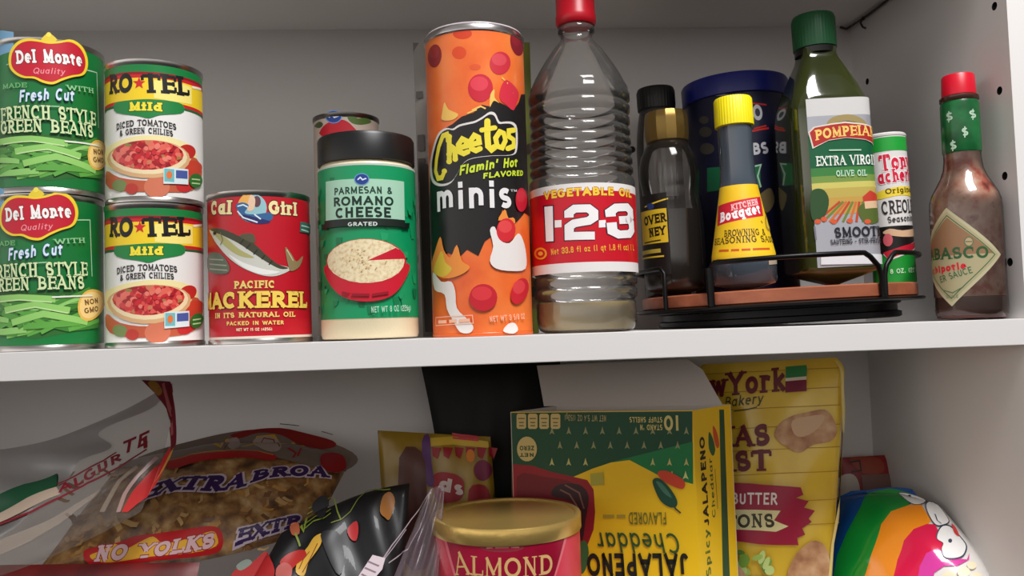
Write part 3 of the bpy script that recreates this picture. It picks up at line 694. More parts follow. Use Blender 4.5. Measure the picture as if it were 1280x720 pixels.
def puff(x, y, rx, ry, rot=0, a=PUFF, b=PUFF2):
    c.ell(x, y, rx, ry, mat(a), rot); c.ell(x-rx*.1, y-ry*.3, rx*.72, ry*.52, mat(b), rot)
c.ell(578, 42, 12, 7, mat((216, 64, 30))); c.ell(574, 66, 9, 8, mat((222, 74, 34))); c.ell(594, 84, 7, 4, mat((224, 84, 36)))
puff(543.5, 70, 8.5, 14.5, .1, (142, 34, 38), (156, 44, 44)); puff(646, 54, 8, 16, -.2, (132, 26, 40), (146, 34, 46)); puff(625, 79, 13, 14.5, .2, (206, 46, 62), (220, 74, 84)); puff(600.5, 110, 15.5, 17.5)
BK = mat((26, 23, 24), .34)
c.poly([(541, 188), (546, 176), (553, 163), (566, 155), (577, 146), (592, 141), (602, 131), (611, 133), (617, 122), (624, 128), (632, 132), (641, 138), (648, 128), (651, 118), (657, 118), (664, 150), (667, 270), (655, 266), (641, 282), (628, 262), (619, 292), (606, 302), (598, 320), (584, 312), (574, 322), (560, 316), (548, 332), (540, 326), (536, 270)], BK)
FL = mat((246, 196, 96)); FL2 = mat((240, 146, 60))
c.spline([(553, 150), (553, 141), (556, 128), (561, 137), (573, 143), (566, 150)], FL, n=3); c.spline([(612, 134), (613, 118), (618, 112), (618, 122), (624, 129), (617, 126)], FL, n=3)
c.lines([[(627, 97), (634, 104), (641, 117)], [(590, 138), (601, 133), (607, 136)], [(584, 142), (596, 137)]], 2, FL)
c.spline([(624, 118), (627, 106), (633, 100), (643, 108), (648, 118), (645, 130), (641, 138), (632, 131), (626, 126)], mat((216, 46, 66)), n=3)
blob = [(539, 222), (538, 204), (543, 180), (549, 166), (558, 160), (566, 161), (574, 156), (586, 153), (594, 151), (603, 146), (612, 140), (619, 142), (624, 152), (632, 152), (641, 153), (646, 161), (646, 186), (640, 194), (616, 195), (592, 198), (580, 204), (572, 217), (564, 229), (552, 233), (543, 230)]
c.spline(blob, mat((226, 220, 216)), n=3)
c.spline([(594+(x-594)*.955, 188+(y-188)*.93) for x, y in blob], BK, n=3)
YL = mat((240, 222, 62))
def fat(pts, wd=7.2): wd *= 1.1; c.line(pts, wd, YL); c.ell(pts[0][0], pts[0][1], wd/2, wd/2, YL, n=12); c.ell(pts[-1][0], pts[-1][1], wd/2, wd/2, YL, n=12)
fat([(561, 176), (559, 168), (554, 170), (549, 184), (546, 200), (545, 214), (548, 223), (553, 222), (556, 214)], 6)
for q in ([(562, 171), (562, 186), (562, 202)], [(562, 193), (565, 184), (569, 187), (569.5, 199)]): fat(q, 6.4)
for x, y, k in ((579, 184, .96), (594, 180, 1)):
    fat([(x-4, y+1), (x+5*k, y-1.5), (x+4*k, y-8*k), (x-1, y-10.5*k), (x-6*k, y-3), (x-4.5, y+6*k), (x+1, y+8.5*k), (x+6*k, y+6)], 6)
fat([(609, 152), (609, 170), (610, 183), (614, 187), (618, 184)], 7); fat([(602, 163), (618, 160)], 5.5)
fat([(624, 165), (619, 173), (621, 183), (627, 185), (631, 176), (629, 167), (624, 165)], 6); fat([(641, 163), (635, 164), (635, 171), (641, 175), (641, 183), (634, 186)], 6)
LIME = mat((206, 226, 56))
c.text("Flamin' Hot", 574, 220, 645, 209, 12, LIME, wt=.22, slant=.35, gap=.06); c.text('FLAVORED', 603, 224, 652, 220, 7, LIME, wt=.24, slant=.2)
c.text('minis', 547, 265.5, 638, 261, 35, mat((236, 234, 234)), wt=.19, gap=.1); c.text('TM', 637, 240, 645, 240, 3, mat((200, 200, 200)), wt=.2)
CREAM = mat((236, 230, 226))
c.spline([(543, 340), (553, 352), (565, 352), (570, 364), (572, 385), (584, 398), (592, 408), (588, 416), (576, 415), (568, 402), (560, 386), (557, 368), (545, 362)], CREAM, n=3)
c.spline([(541, 336), (546, 312), (552, 296), (556, 312), (564, 322), (572, 306), (578, 326), (588, 334), (576, 344), (556, 348)], FL2, n=3); c.spline([(544, 340), (549, 322), (554, 314), (558, 328), (566, 336), (556, 346)], mat((226, 196, 66)), n=3)
c.spline([(612, 288), (618, 284), (624, 300), (636, 304), (646, 292), (652, 300), (656, 318), (655, 336), (640, 339), (620, 336), (612, 326), (616, 308)], CREAM, n=3)
c.spline([(622, 276), (630, 262), (634, 272), (642, 280), (640, 272)], FL2, n=3)
puff(631.5, 288, 11.5, 15, .1, (214, 40, 50), (230, 72, 74)); puff(650, 250, 7, 15, 0, (196, 24, 48), (206, 40, 60)); puff(604, 372, 17, 17, 0, (200, 28, 44), (222, 52, 60)); puff(648, 364, 10, 17, .35, (206, 34, 48), (224, 66, 70))
c.spline([(628, 414), (634, 405), (642, 404), (646, 412), (640, 417)], CREAM, n=3)
PK = mat((248, 190, 160)); c.lines([[(547, 397), (591, 394), (592, 404), (547, 407), (547, 397)]], 1, PK); c.lines([[(550, 402.5), (560, 402)], [(563, 401.7), (572, 401)], [(575, 400.8), (588, 400)]], 4, PK)
c.text('NET WT 3 5/8 OZ', 612, 402.5, 654, 398.5, 7, PK, wt=.18)
c.build('label', t)

# flat sachet standing behind the canister ---------------------------------------------
a, b = un(529, 418, 100), un(674, 415, 100); top = un(590, 50, 100).z
pr_ = [(a.x, 100, ST+.5), (b.x, 100, ST+.5), (b.x+1, 106, top), (a.x-2, 106, top)]
t = thing('spice_packet', 'upright grey and green packet showing both edges behind the snack canister', 'packet', ((a.x+b.x)/2, 103, ST))
q = Pouch(pr_, 7, ((a.x+b.x)/2, 103, ST), pw=.35)
q.body('packet_body', mat((150, 146, 140), .4), t, 20, 30)
c = Art(q, (24, 40))
c.uvpoly([(q.W-10, 0), (q.W-.8, 0), (q.W-.8, q.H-1), (q.W-10, q.H-1)], mat((120, 130, 52))); c.uvpoly([(q.W-10, 20), (q.W-.8, 20), (q.W-.8, 120), (q.W-10, 128)], mat((128, 104, 62)))
c.uvpoly([(12, 100), (20, 100), (20, q.H-8), (12, q.H-8)], mat((112, 122, 70)))
for v, d in ((205, 6), (168, 14), (148, 20)): c.uvpoly([(1.5, v-d), (7, v-d), (7, v), (1.5, v)], mat((92, 88, 84)))
for v in (30, 66, 98, 150): c.uvpoly([(q.W-8, v), (q.W-2, v), (q.W-2, v+10), (q.W-8, v+7)], mat((70, 54, 36)))
c.uvpoly([(2, 4), (14, 4), (14, 140), (2, 146)], mat((84, 80, 76)))  # darker lower left edge: shadow behind the canister put into the colour
c.build('print', t)
# dark tube shaped as the shadow gap line in the top corner ---------------------------------------------------------------
wp = [un(1050, 34, DEP-2), Vector((XR-6, DEP-3, ZC-3)), Vector((XR-3, DEP-40, ZC-3)), Vector((XR-3, DEP-110, ZC-2.5)), Vector((XR-3, 30, ZC-2.5))]
t = tube('wire', wp, 1.2, mat((60, 56, 52), .5), None, 8); tag(t, 'thin dark shadow line shaped as a tube along the top corner above the olive oil', 'wire')
hk = Vector((XR-4, DEP-34, ZC-4)); tube('line_hook', [hk+Vector((0, 0, 2)), hk+Vector((-3, 0, -4)), hk+Vector((-2, -2, -9)), hk+Vector((1, -3, -11))], 1.0, mat((60, 56, 52), .5), t, 8)
# ------------------------------------------------------------------ clear oil bottle
loc, rot = (108.2, 51, ST), D2R(-6)
t = thing('oil_bottle', 'clear ribbed plastic vegetable oil bottle with a red cap, nearly empty', 'oil bottle', loc, rot)
PET = clear('clear_plastic', (214, 210, 204), .07, .07, .62)
zb = lambda y: un(728, y, 51).z-ST
wall = [(416, 33), (412, 36.5), (405, 38.3), (396, 38.8), (390, 38.6), (380, 38.8), (376, 37.4), (372, 39.8), (364, 39.9), (360, 37.8), (356, 40.1), (349, 40.2), (345, 38.6), (341, 40.8), (338, 41.2), (230, 41.2), (227, 40),
        (223, 38), (219, 40.3), (215, 40.4), (211, 38), (207, 40.2), (203, 40.2), (199, 37.8), (195, 39.9), (191, 39.9), (187, 37.5), (183, 39.6), (179, 39.5), (175, 37.2), (171, 39.2), (167, 39.2), (163, 37.2), (158, 39.3), (153, 39.3), (149, 37.4), (144, 39.5), (138, 39.6), (134, 37.8), (129, 39.8), (122, 39.8), (119, 38.6), (115, 38.8), (111, 37.4), (100, 34.2), (88, 29.8), (76, 25), (64, 19.6), (55, 14.8), (51, 12.6), (44, 12.4), (42, 14.4), (36, 14.4), (34, 12.2), (20, 12)]
pro = [(0, 1.5), (20, 2.2), (30, .5)]+[(r, max(.4, zb(y))) for y, r in wall]
lathe('bottle_body', pro, PET, t, 72, 60)
lathe('oil', [(0, 3.2)]+[(r-1.0, max(2.2, zb(y))) for y, r in wall[1:6]]+[(37.6, zb(379)), (0, zb(379))], clear('oil', (226, 196, 108), .08, .42, .75), t, 64, 60)
lathe('cap', [(12.4, zb(34)), (14.6, zb(33.5)), (16, zb(30)), (16, zb(22)), (15.4, zb(20)), (15.3, zb(-12)), (14.2, zb(-15)), (0, zb(-15))], mat((186, 14, 34), .35), t)
c = Art(Rev(lambda v: 41.35, 41.2, loc, rot, v0=30, v1=130))
c.band(44.6, 110.2, mat((236, 232, 230), .36)); c.band(51.8, 104.4, mat((204, 12, 36), .36))
c.text('VEGETABLE OIL', 680, 250, 789, 247.5, 10.5, mat((252, 206, 60)), out=mat((150, 8, 20)), og=.12, wt=.26)
for s_, x0, y0, x1, y1 in (('1', 681, 302, 692, 301), ('-', 693, 301, 703, 301), ('2', 704, 300.5, 748, 299.5), ('-', 748, 299, 758, 299), ('3', 758, 299.5, 793, 297)):
    if s_ == '-': c.poly([(x0+.5, 275.5), (x1-1, 275), (x1-1, 284), (x0+.5, 284.5)], mat((246, 242, 242)))
    elif s_ == '1': c.poly([(679, 257), (692.5, 256), (693.5, 303), (681.5, 303.5)], mat((60, 20, 40))); c.poly([(680.5, 258.5), (691, 257.5), (692, 301.5), (682.5, 302)], mat((246, 242, 242)))
    else: c.text(s_, x0, y0, x1, y1, 44, mat((246, 242, 242)), out=mat((60, 20, 40)), og=.05, wt=.225)
c.ell(676, 317, 8, 7.5, mat((244, 176, 50))); c.ell(676, 317, 5.6, 5.2, mat((206, 30, 40))); c.ell(676, 317, 3, 2.6, mat((244, 196, 70)))
c.text('Net 33.8 fl oz (1 qt 1.8 fl oz) 1 L', 689, 319, 792, 313.5, 8, mat((248, 170, 60)), wt=.2)
c.build('label', t)

# ------------------------------------------------------------------ turntable and what stands on it
TC = Vector((287, 121, ST)); TT = 27.2
_tp = TC.copy(); TILT = Matrix.Translation(_tp+Vector((0, 0, 2.4))) @ Matrix.Rotation(D2R(-1.3), 4, 'Y') @ Matrix.Translation(-_tp)
t = thing('turntable_tray', 'round wooden turntable with a black wire rail holding bottles', 'turntable', TC)
BKM = mat((22, 21, 22), .32, metal=.6)
lathe('base', [(0, .3), (99, .3), (101, 1.5), (101, 5), (98, 6), (98, 11), (101, 12), (101, 13.2), (0, 13.2)], BKM, t, 90)
lathe('ring_plate', [(0, 13.4), (117.5, 13.4), (119.5, 14.4), (119.5, 15.6), (117.8, 16.4), (0, 16.4)], BKM, t, 96)
wood = mottled('tray_wood', [(.25, (126, 66, 44)), (.5, (158, 88, 60)), (.75, (182, 108, 76))], 14, rough=.42, stretch=(.5, 5, 5))
lathe('wooden_disc', [(0, 16.6), (113, 16.6), (114.3, 17.6), (114.3, TT-1), (113, TT), (0, TT)], wood, t, 96)
def ang(px, r, Y0):
    best = min(range(-900, 900), key=lambda k: abs((lambda p: 640+FPX*(p-CPOS).dot(CR)/(p-CPOS).dot(CF))(TC+Vector((r*math.sin(k*.1*D2R(1)), -r*math.cos(k*.1*D2R(1)), 40)))-px) + (0 if abs(k) < 880 else 99))
    return best*.1
aL, aR, aS = ang(889, 117, 0), ang(1103, 117, 0), ang(1082, 117, 0)
def rim(a, z, r=117): return (r*math.sin(D2R(a)), -r*math.cos(D2R(a)), z)
ZT = 50
def arc_rail(a0, a1, dip0=True, dip1=True):
    p = []
    if dip0: p += [rim(a0, 16), rim(a0+.3, 33), rim(a0+1.5, 40), rim(a0+5, ZT-3), rim(a0+7.5, ZT)]
    else: p += [rim(a0, 16), rim(a0, ZT-4), rim(a0+2, ZT)]
    q = []
    if dip1: q += [rim(a1-7.5, ZT), rim(a1-5, ZT-3), rim(a1-1.5, 40), rim(a1-.3, 33), rim(a1, 16)]
    else: q += [rim(a1-2, ZT), rim(a1, ZT-4), rim(a1, 16)]
    n = max(6, int((a1-a0-14)/4)); mid = [rim(a0+9+(a1-a0-18)*k/n, ZT) for k in range(n+1)]
    tube('rail', p+mid+q, 2.0, BKM, t, 10)
arc_rail(aL, aR, False, True); arc_rail(aR+1.2, 128, True, True); arc_rail(129.2, 205, True, True); arc_rail(206, 292, True, False)
def ring_post(a): tube('rail_post', [rim(a, 16.5, 117), rim(a, 46, 117)], 3.0, BKM, t, 10)
ring_post(aL-.2)

# browning sauce bottle
loc, rot, B0 = (244, 72, ST+TT), D2R(-18), ST+TT
t = thing('sauce_bottle', 'browning sauce bottle with a bright yellow cap and yellow flared label', 'sauce bottle', loc, rot)
zk = lambda y: un(930, y, 72).z-B0
KP = [(358, 24), (355.5, 25.6), (330, 26), (322, 25.8), (300, 23), (270, 19.4), (245, 16.4), (232, 15), (222, 14.2), (200, 13.8), (170, 14), (160, 13.6)]
KP = [(max(.3, zk(y)), r) for y, r in KP]
def kr(v):
    for (z0, r0), (z1, r1) in zip(KP, KP[1:]):
        if z0 <= v <= z1: return r0+(r1-r0)*(v-z0)/(z1-z0)
    return KP[0][1] if v < KP[0][0] else KP[-1][1]
lathe('bottle_body', [(0, .3)]+[(r, z) for z, r in KP]+[(0, KP[-1][0]+1)], mat((68, 78, 88), .12, coat=.6), t, 64, 70)
def ribbed(a): return 1+.012*math.cos(40*a)
lathe('cap', [(14.2, zk(161.5)), (15.6, zk(160.5)), (15.3, zk(128)), (14.2, zk(125.5)), (0, zk(125))], mat((244, 226, 20), .4), t, 160, 50, ribbed)
c = Art(Rev(lambda v: kr(v)+.1, 26, loc, rot, v0=4, v1=zk(225)))
yl = mottled('sauce_label', [(.3, (240, 190, 24)), (.6, (246, 208, 40))], 20, rough=.4)
h = 26*math.pi*.42
c.uvpoly([(-h, zk(331)), (h, zk(331)), (h, zk(236)), (-h, zk(236))], yl)
c.poly([(898, 258), (950, 246), (954, 270), (897, 283)], mat((206, 30, 50)))
c.text('KITCHEN', 914, 263.5, 948, 256, 8, mat((250, 190, 190)), wt=.22, serif=.12); c.text('Bouquet', 900, 279, 951, 267, 13, mat((252, 244, 244)), wt=.26, serif=.14)
BR = mat((78, 64, 22)); c.text('BROWNING &', 905, 296.5, 957, 294.5, 8.5, BR, wt=.18, thin=.6, serif=.08); c.text('SEASONING SAUCE', 893, 307, 968, 304.5, 8.5, BR, wt=.18, thin=.6, serif=.08)
OR_ = mat((206, 90, 34)); c.lines([[(899, 313.5), (911, 313)], [(914, 312.8), (924, 312.4)], [(927, 312.2), (938, 311.8)], [(941, 311.6), (962, 311)]], 2.6, OR_)
c.ell(961, 274, 5, 15, mat((170, 140, 50))); c.ell(961, 274, 3.6, 12, mat((232, 196, 60))); c.line([(951, 276), (953, 279)], 2, mat((150, 120, 40)))
c.line([(896, 326), (926, 326)], 4, mat((150, 130, 40))); c.poly([(960, 322), (970, 322), (971, 330), (961, 331)], mat((180, 170, 150)))
c.build('label', t)

# blue lidded tub
loc, rot = (279, 163, ST+TT), D2R(-18); B0 = ST+TT
zt_ = lambda y: un(930, y, 163).z-B0
t = thing('crumb_canister', 'large navy canister with a blue lid behind the yellow capped bottle', 'canister', loc, rot)
lathe('canister_body', [(0, .2), (46, .2), (46.6, 1), (46.6, zt_(120)), (46, zt_(118)), (0, zt_(118))], mat((20, 22, 52), .4), t, 72)
lathe('lid', [(47, zt_(134)), (48.2, zt_(133)), (48.6, zt_(112)), (47.6, zt_(109.5)), (43, zt_(109)), (0, zt_(109))], mat((26, 34, 120), .35), t, 72)
c = Art(Rev(lambda v: 46.7, 46.6, loc, rot, v0=3, v1=zt_(122)))
WT = mat((214, 214, 220)); RD = mat((206, 50, 44))
c.line([(938, 129), (958, 131)], 2, RD); c.line([(940, 164), (961, 160)], 2.5, RD); c.line([(942, 161), (958, 157)], 2, RD); c.line([(893, 118), (928, 122)], 3, mat((120, 120, 124)))
c.text('O', 942, 151, 953.5, 150, 20, WT, wt=.24); c.text('BS', 940.5, 194, 960.5, 192, 15, WT, wt=.24)
c.poly([(884, 210), (925, 208), (950, 206), (951, 235), (884, 240)], mat((22, 112, 70))); c.lines([[(943, 208), (951, 206), (947, 220), (951, 234)]], 2, mat((180, 220, 190)))
for x, y, q in ((882, 165, 8), (884, 186, 9), (880, 150, 6)): c.ell(x, y, q, q*.8, mat((70, 66, 58)))
c.spline([(948, 248), (956, 238), (964, 236), (968, 252), (958, 266)], mat((120, 106, 70)), n=3)
c.build('label', t)

# honey jar
loc, rot = (200, 119, ST+TT), D2R(-15); B0 = ST+TT
zh = lambda y: un(843, y, 119).z-B0
t = thing('honey_bottle', 'clear honey bottle with a gold cap and round shoulders, half full', 'honey bottle', loc, rot)
hp = [(364, 22), (360, 25.6), (350, 27), (320, 27.4), (290, 27.2), (268, 26.6), (252, 25.2), (244, 24), (236, 24.6), (222, 26), (208, 25.6), (196, 23.6), (186, 20), (178, 17)]
lathe('bottle_body', [(0, .4)]+[(r, max(.4, zh(y))) for y, r in hp], clear('jar_plastic', (120, 112, 104), .05, .06, .25), t, 64, 70)
lathe('honey', [(0, 1.6)]+[(r-1.1, max(1.5, zh(y)+.6)) for y, r in hp[:5]]+[(25.5, zh(266)), (0, zh(266))], mat((34, 19, 12), .2, coat=.3), t, 48, 70)
lathe('cap', [(17, zh(180)), (18.4, zh(178.5)), (19.3, zh(170)), (19.3, zh(152)), (18.9, zh(148)), (17.6, zh(142)), (0, zh(141))], mat((150, 122, 66), .34, metal=.75), t, 14, 20)
c = Art(Rev(lambda v: 27.7, 27.5, loc, rot, v0=5, v1=zh(236)))
u1, _ = c.at(836, 290); u0 = -34
v = zh
c.uvpoly([(u0, v(345)), (u1, v(345)), (u1, v(246)), (u0, v(246))], mat((24, 20, 18), .4))
c.line([(806, 259), (835, 248)], 1.8, mat((226, 190, 50))); c.uvpoly([(u0, v(306)), (u1-.8, v(306)), (u1-.8, v(265)), (u0, v(265))], mat((222, 184, 40)))
c.ell(813, 258, 4.5, 4, mat((40, 60, 120)))
DK = mat((40, 30, 12)); c.text('OVER', 806, 283, 833, 277, 12, DK, wt=.24, serif=.12); c.text('NEY', 812, 297, 832, 293, 11.5, DK, wt=.24, serif=.12)
c.line([(806, 304), (826, 300)], 1.6, DK); c.lines([[(803, 317), (826, 313)]], 5, mat((196, 170, 60))); c.line([(803, 324), (830, 320)], 2, mat((226, 190, 50)))
c.build('label', t)

# black capped bottle behind it
loc, rot = (206, 170, ST+TT), 0
zq = lambda y: un(822, y, 170).z-B0
t = thing('syrup_bottle', 'slim clear bottle with a round black cap behind the honey', 'bottle', loc, rot)
bp = [(20, .4), (21, 1.5), (21, zq(190)), (20, zq(172)), (18.6, zq(158)), (17, zq(146)), (15.6, zq(138))]
lathe('bottle_body', [(0, .4)]+bp, PET, t, 48, 70)
lathe('syrup', [(0, 1.5), (19, 1.6), (20, 3), (20, zq(250)), (0, zq(250))], mat((40, 26, 18), .2), t, 48, 70)
lathe('cap', [(15, zq(140)), (17.4, zq(139)), (17.7, zq(132)), (17.7, zq(117)), (16.4, zq(112.5)), (0, zq(112))], mat((18, 18, 18), .4), t, 120, 40, lambda a: 1+.012*math.cos(36*a))

# olive oil bottle
def squircle(n): return lambda a: (abs(math.sin(a))**n+abs(math.cos(a))**n)**(-1/n)
loc, rot = (321, 80, ST+TT), D2R(-3)
zo = lambda y: un(1040, y, 78).z-B0
t = thing('olive_oil_bottle', 'dark green square-sided olive oil bottle with a green screw cap', 'olive oil bottle', loc, rot)
sq = squircle(5)
op = [(346, 31.4), (344, 32.2), (340, 32.8), (180, 32.8), (150, 32.4), (138, 31.4), (130, 29.6), (118, 26.6), (104, 22.4), (92, 18.8), (82, 15.6), (76, 14.4), (68, 14)]
lathe('bottle_body', [(0, .5)]+[(r, max(.4, zo(y))) for y, r in op]+[(0, zo(67))], mottled('green_glass', [(.3, (40, 46, 16)), (.6, (58, 66, 24)), (.8, (74, 80, 32))], 8, rough=.1, coat=.8), t, 96, 70, sq)
lathe('neck_ring', [(14, zo(76)), (16.6, zo(74)), (16.8, zo(67)), (15, zo(66))], mat((16, 16, 12), .25), t)
lathe('cap', [(15, zo(67)), (17.4, zo(66)), (17.6, zo(30)), (16.4, zo(25)), (0, zo(24.5))], mat((20, 84, 46), .38), t, 120, 40, lambda a: 1+.01*math.cos(40*a))
c = Art(Rev(lambda v: 32.95, 32.8, loc, rot, section=sq, v0=3, v1=zo(133)), (90, 26))
fu0 = c.at(1008, 140)[0]; fu1 = c.at(1093, 140)[0]+2.5
R_ = lambda y0, y1, m: c.uvpoly([(fu0, zo(y1)), (fu1, zo(y1)), (fu1, zo(y0)), (fu0, zo(y0))], m)
SIL = mat((176, 178, 186), .3, metal=.3)
R_(139, 341, SIL); R_(139, 160, mat((208, 206, 204))); R_(182, 240, mat((14, 92, 56)))
for y0, y1, col in ((222, 232, (60, 126, 62)), (232, 240, (120, 150, 70)), (240, 247, (206, 196, 104)), (247, 258, (190, 170, 84)), (258, 278, (196, 156, 76))): R_(y0, y1, mat(col))
for i in range(9):
    x0 = 1040+i*6-12; c.line([(1050+i*4, 252), (x0-2+i*2.4-6, 277.5)], 3, mat([(190, 70, 44), (110, 130, 56), (206, 110, 60)][i % 3]))
c.spline([(1013, 243), (1020, 236), (1030, 238), (1036, 250), (1032, 268), (1020, 276), (1014, 270)], mat((44, 78, 40)), n=3); c.spline([(1072, 262), (1080, 254), (1098, 256), (1103, 272), (1090, 280), (1078, 276)], mat((86, 104, 44)), n=3)
c.poly([(1078, 246), (1087, 238), (1097, 245), (1096, 252), (1079, 253)], mat((196, 60, 44))); c.poly([(1080, 252), (1095, 251), (1096, 260), (1081, 261)], mat((224, 190, 150)))
for x, y in ((1022, 277), (1030, 274), (1042, 277), (1062, 276), (1084, 277)): c.ell(x, y, 4, 3, mat((214, 90, 50)))
c.spline([(1034, 156), (1040, 147), (1060, 143), (1076, 148), (1082, 156), (1058, 151)], mat((160, 140, 90)), n=3)
ban = [(1012, 166), (1018, 160), (1040, 156), (1056, 154), (1076, 156), (1094, 160), (1098, 167), (1099, 180), (1080, 174), (1057, 172), (1036, 175), (1017, 184)]
c.poly([(1055.5+(x-1055.5)*1.04, 168+(y-168)*1.14) for x, y in ban], mat((222, 214, 200))); c.poly(ban, mat((176, 42, 36)))
c.text('POMPEIAN', 1019, 176, 1096, 172.5, 13, mat((248, 206, 110)), wt=.22, thin=.6, serif=.1, arch=3)
c.line([(1036, 188), (1076, 187.5)], 1.8, mat((170, 210, 180)))
c.text('EXTRA VIRGIN', 1020, 208, 1099, 206.5, 12.5, mat((232, 240, 230)), wt=.2, thin=.6, serif=.09); c.text('OLIVE OIL', 1045, 221, 1083, 220, 8, mat((190, 226, 196)), wt=.22, thin=.7, serif=.1)
c.text('SMOOTH', 1043, 297.5, 1100, 296, 13, mat((34, 36, 44)), wt=.2, thin=.6, serif=.09); c.text('SAUTEING - STIR-FRYING', 1038, 306, 1103, 304, 6.4, mat((44, 46, 54)), wt=.18, serif=.08)
c.poly([(1026, 317), (1060, 318), (1105, 318), (1106, 330), (1026, 331)], mat((222, 224, 228))); c.line([(1018, 283), (1020, 300)], 2, mat((120, 120, 130)))
c.build('label', t)

# creole seasoning can
loc, rot = (374.5, 78, ST+TT), D2R(-29)
zy = lambda y: un(1124, y, 78).z-B0
t = thing('seasoning_can', 'slim green and white creole seasoning shaker beside the olive oil', 'seasoning shaker', loc, rot)
lathe('can_body', [(0, .3), (15.8, .3), (16.6, 1), (16.6, zy(181)), (15.6, zy(179.5)), (0, zy(179.5))], mat((226, 222, 218), .4), t, 56)
lathe('lid', [(15.9, zy(181)), (16.9, zy(180)), (16.9, zy(177.5)), (15.8, zy(176)), (0, zy(176))], mat((214, 210, 206), .4), t, 56)
c = Art(Rev(lambda v: 16.7, 16.6, loc, rot, v0=1, v1=zy(182)))
c.band(1, zy(325.5), mat((28, 150, 52))); c.band(zy(325.5), zy(291), mat((24, 20, 20))); c.band(zy(199), zy(182), mat((34, 160, 58)))
c.spline([(1094, 250), (1098, 240), (1125, 233), (1150, 236), (1150, 246), (1125, 244)], mat((242, 214, 60)), n=3)
PNK = mat((214, 26, 62))
c.text('Tony', 1101, 215, 1142, 212, 21, PNK, out=mat((250, 246, 246)), og=.1, wt=.24, serif=.12); c.text('achere', 1098, 231, 1144, 227, 17, PNK, out=mat((250, 246, 246)), og=.1, wt=.24, serif=.12)
c.text('Original', 1107, 243, 1143, 240.5, 7, mat((90, 70, 20)), wt=.18, serif=.08); c.text('CREOLE', 1103, 269, 1147, 266, 17, mat((40, 38, 40)), wt=.17, thin=.6, serif=.06); c.text('Seasoning', 1110, 279, 1148, 276, 8, mat((50, 46, 48)), wt=.16, serif=.06)
c.spline([(1104, 292), (1112, 286), (1128, 288), (1146, 286), (1150, 294), (1128, 296)], mat((214, 176, 140)), n=3)
c.poly([(1104, 318), (1130, 308), (1154, 300), (1154, 310), (1132, 318), (1112, 326)], mat((222, 214, 210))); c.poly([(1104, 316), (1130, 307), (1154, 301), (1154, 308), (1132, 316), (1110, 324)], mat((196, 26, 50)))
c.ell(1110, 300, 6, 8, mat((206, 90, 100))); c.ell(1151, 318, 4, 8, mat((214, 176, 90)))
c.text('8 OZ. (227g)', 1113, 342.5, 1152, 340, 6, mat((196, 236, 196)), wt=.2)
c.build('label', t)

# ------------------------------------------------------------------ pepper sauce bottle
TILT = Matrix.Identity(4)
loc, rot = (406, 27, ST), D2R(-55)
zs_ = lambda y: un(1208, y, 27).z-ST
t = thing('pepper_sauce_bottle', 'glass pepper sauce bottle with a red cap, green foil neck and diamond label', 'sauce bottle', loc, rot)
tp = [(396, 22.5), (393, 25), (386, 25.6), (262, 25.6), (252, 25.2), (243, 23.6), (232, 20), (222, 16.6), (212, 14.4), (200, 13.4), (128, 13.2)]
gl = clear('sauce_glass', (214, 196, 180), .05, .04, .6)
lathe('bottle_body', [(0, .4)]+[(r, max(.3, zs_(y))) for y, r in tp], gl, t, 64, 70)
dregs = mottled('dried_sauce', [(.30, (96, 30, 24)), (.40, (160, 70, 52)), (.47, (172, 122, 100)), (.60, (190, 152, 132)), (.70, (128, 44, 34))], 70, rough=.3, detail=3)
lathe('residue', [(0, zs_(372)-.2)]+[(r-1, zs_(y)) for y, r in [(371, 25.6), (262, 25.6), (252, 25.2), (243, 23.6), (232, 20), (222, 16.6), (212, 14.4), (200, 13.4), (190, 13.2)]]+[(0, zs_(188))], dregs, t, 64, 70)
lathe('sauce', [(0, 1.4), (22, 1.4), (24, 2), (24.6, zs_(386)), (24.6, zs_(371.4)), (0, zs_(371.4))], mat((84, 36, 28), .25), t, 48, 70)
lathe('neck_foil', [(13.5, zs_(192)), (14, zs_(190)), (13.9, zs_(132)), (13.4, zs_(129)), (13.2, zs_(128))], mottled('green_foil', [(.3, (10, 74, 36)), (.6, (22, 112, 56)), (.8, (40, 140, 74))], 60, rough=.28), t, 48)
lathe('neck_ring', [(13, zs_(129)), (14, zs_(127)), (14, zs_(122.5)), (12.5, zs_(121))], mat((70, 44, 36), .2), t, 48)
lathe('cap', [(11.6, zs_(122)), (12.4, zs_(120.5)), (11.8, zs_(97)), (11, zs_(95)), (0, zs_(94.6))], mat((206, 12, 40), .35), t, 60, 40)
c = Art(Rev(lambda v: 25.75, 25.6, loc, rot, v0=4, v1=zs_(258)))
bu, bv = c.at(1190, 383); ru, rv = c.at(1251, 318); lu = bu-(ru-bu)
c.uvpoly([(bu, bv), (ru, rv), (bu, 2*rv-bv), (lu, rv)], mat((190, 182, 146)))
k = lambda f: [(bu, rv+(bv-rv)*f), (bu+(ru-bu)*f, rv), (bu, rv-(bv-rv)*f), (bu-(ru-bu)*f, rv), (bu, rv+(bv-rv)*f)]
c.uvpoly(k(.92)[:4], mat((176, 166, 128))); c.add(ribbon(k(.84), .7), mat((60, 100, 60))); c.uvpoly([(bu, rv+(rv-bv)*.8), (bu+(ru-bu)*.8, rv+1), (bu-(ru-bu)*.8, rv+1)], mat((150, 112, 80)))
GT = mat((44, 90, 50)); c.text('ABASCO', 1163, 326, 1235, 322.5, 15, GT, wt=.2, serif=.08)
c.text('chipotle', 1167, 343.5, 1208, 336, 9.5, mat((214, 28, 48)), wt=.26); c.text('ER SAUCE', 1176, 354, 1216, 341, 8.5, mat((70, 110, 70)), wt=.16)
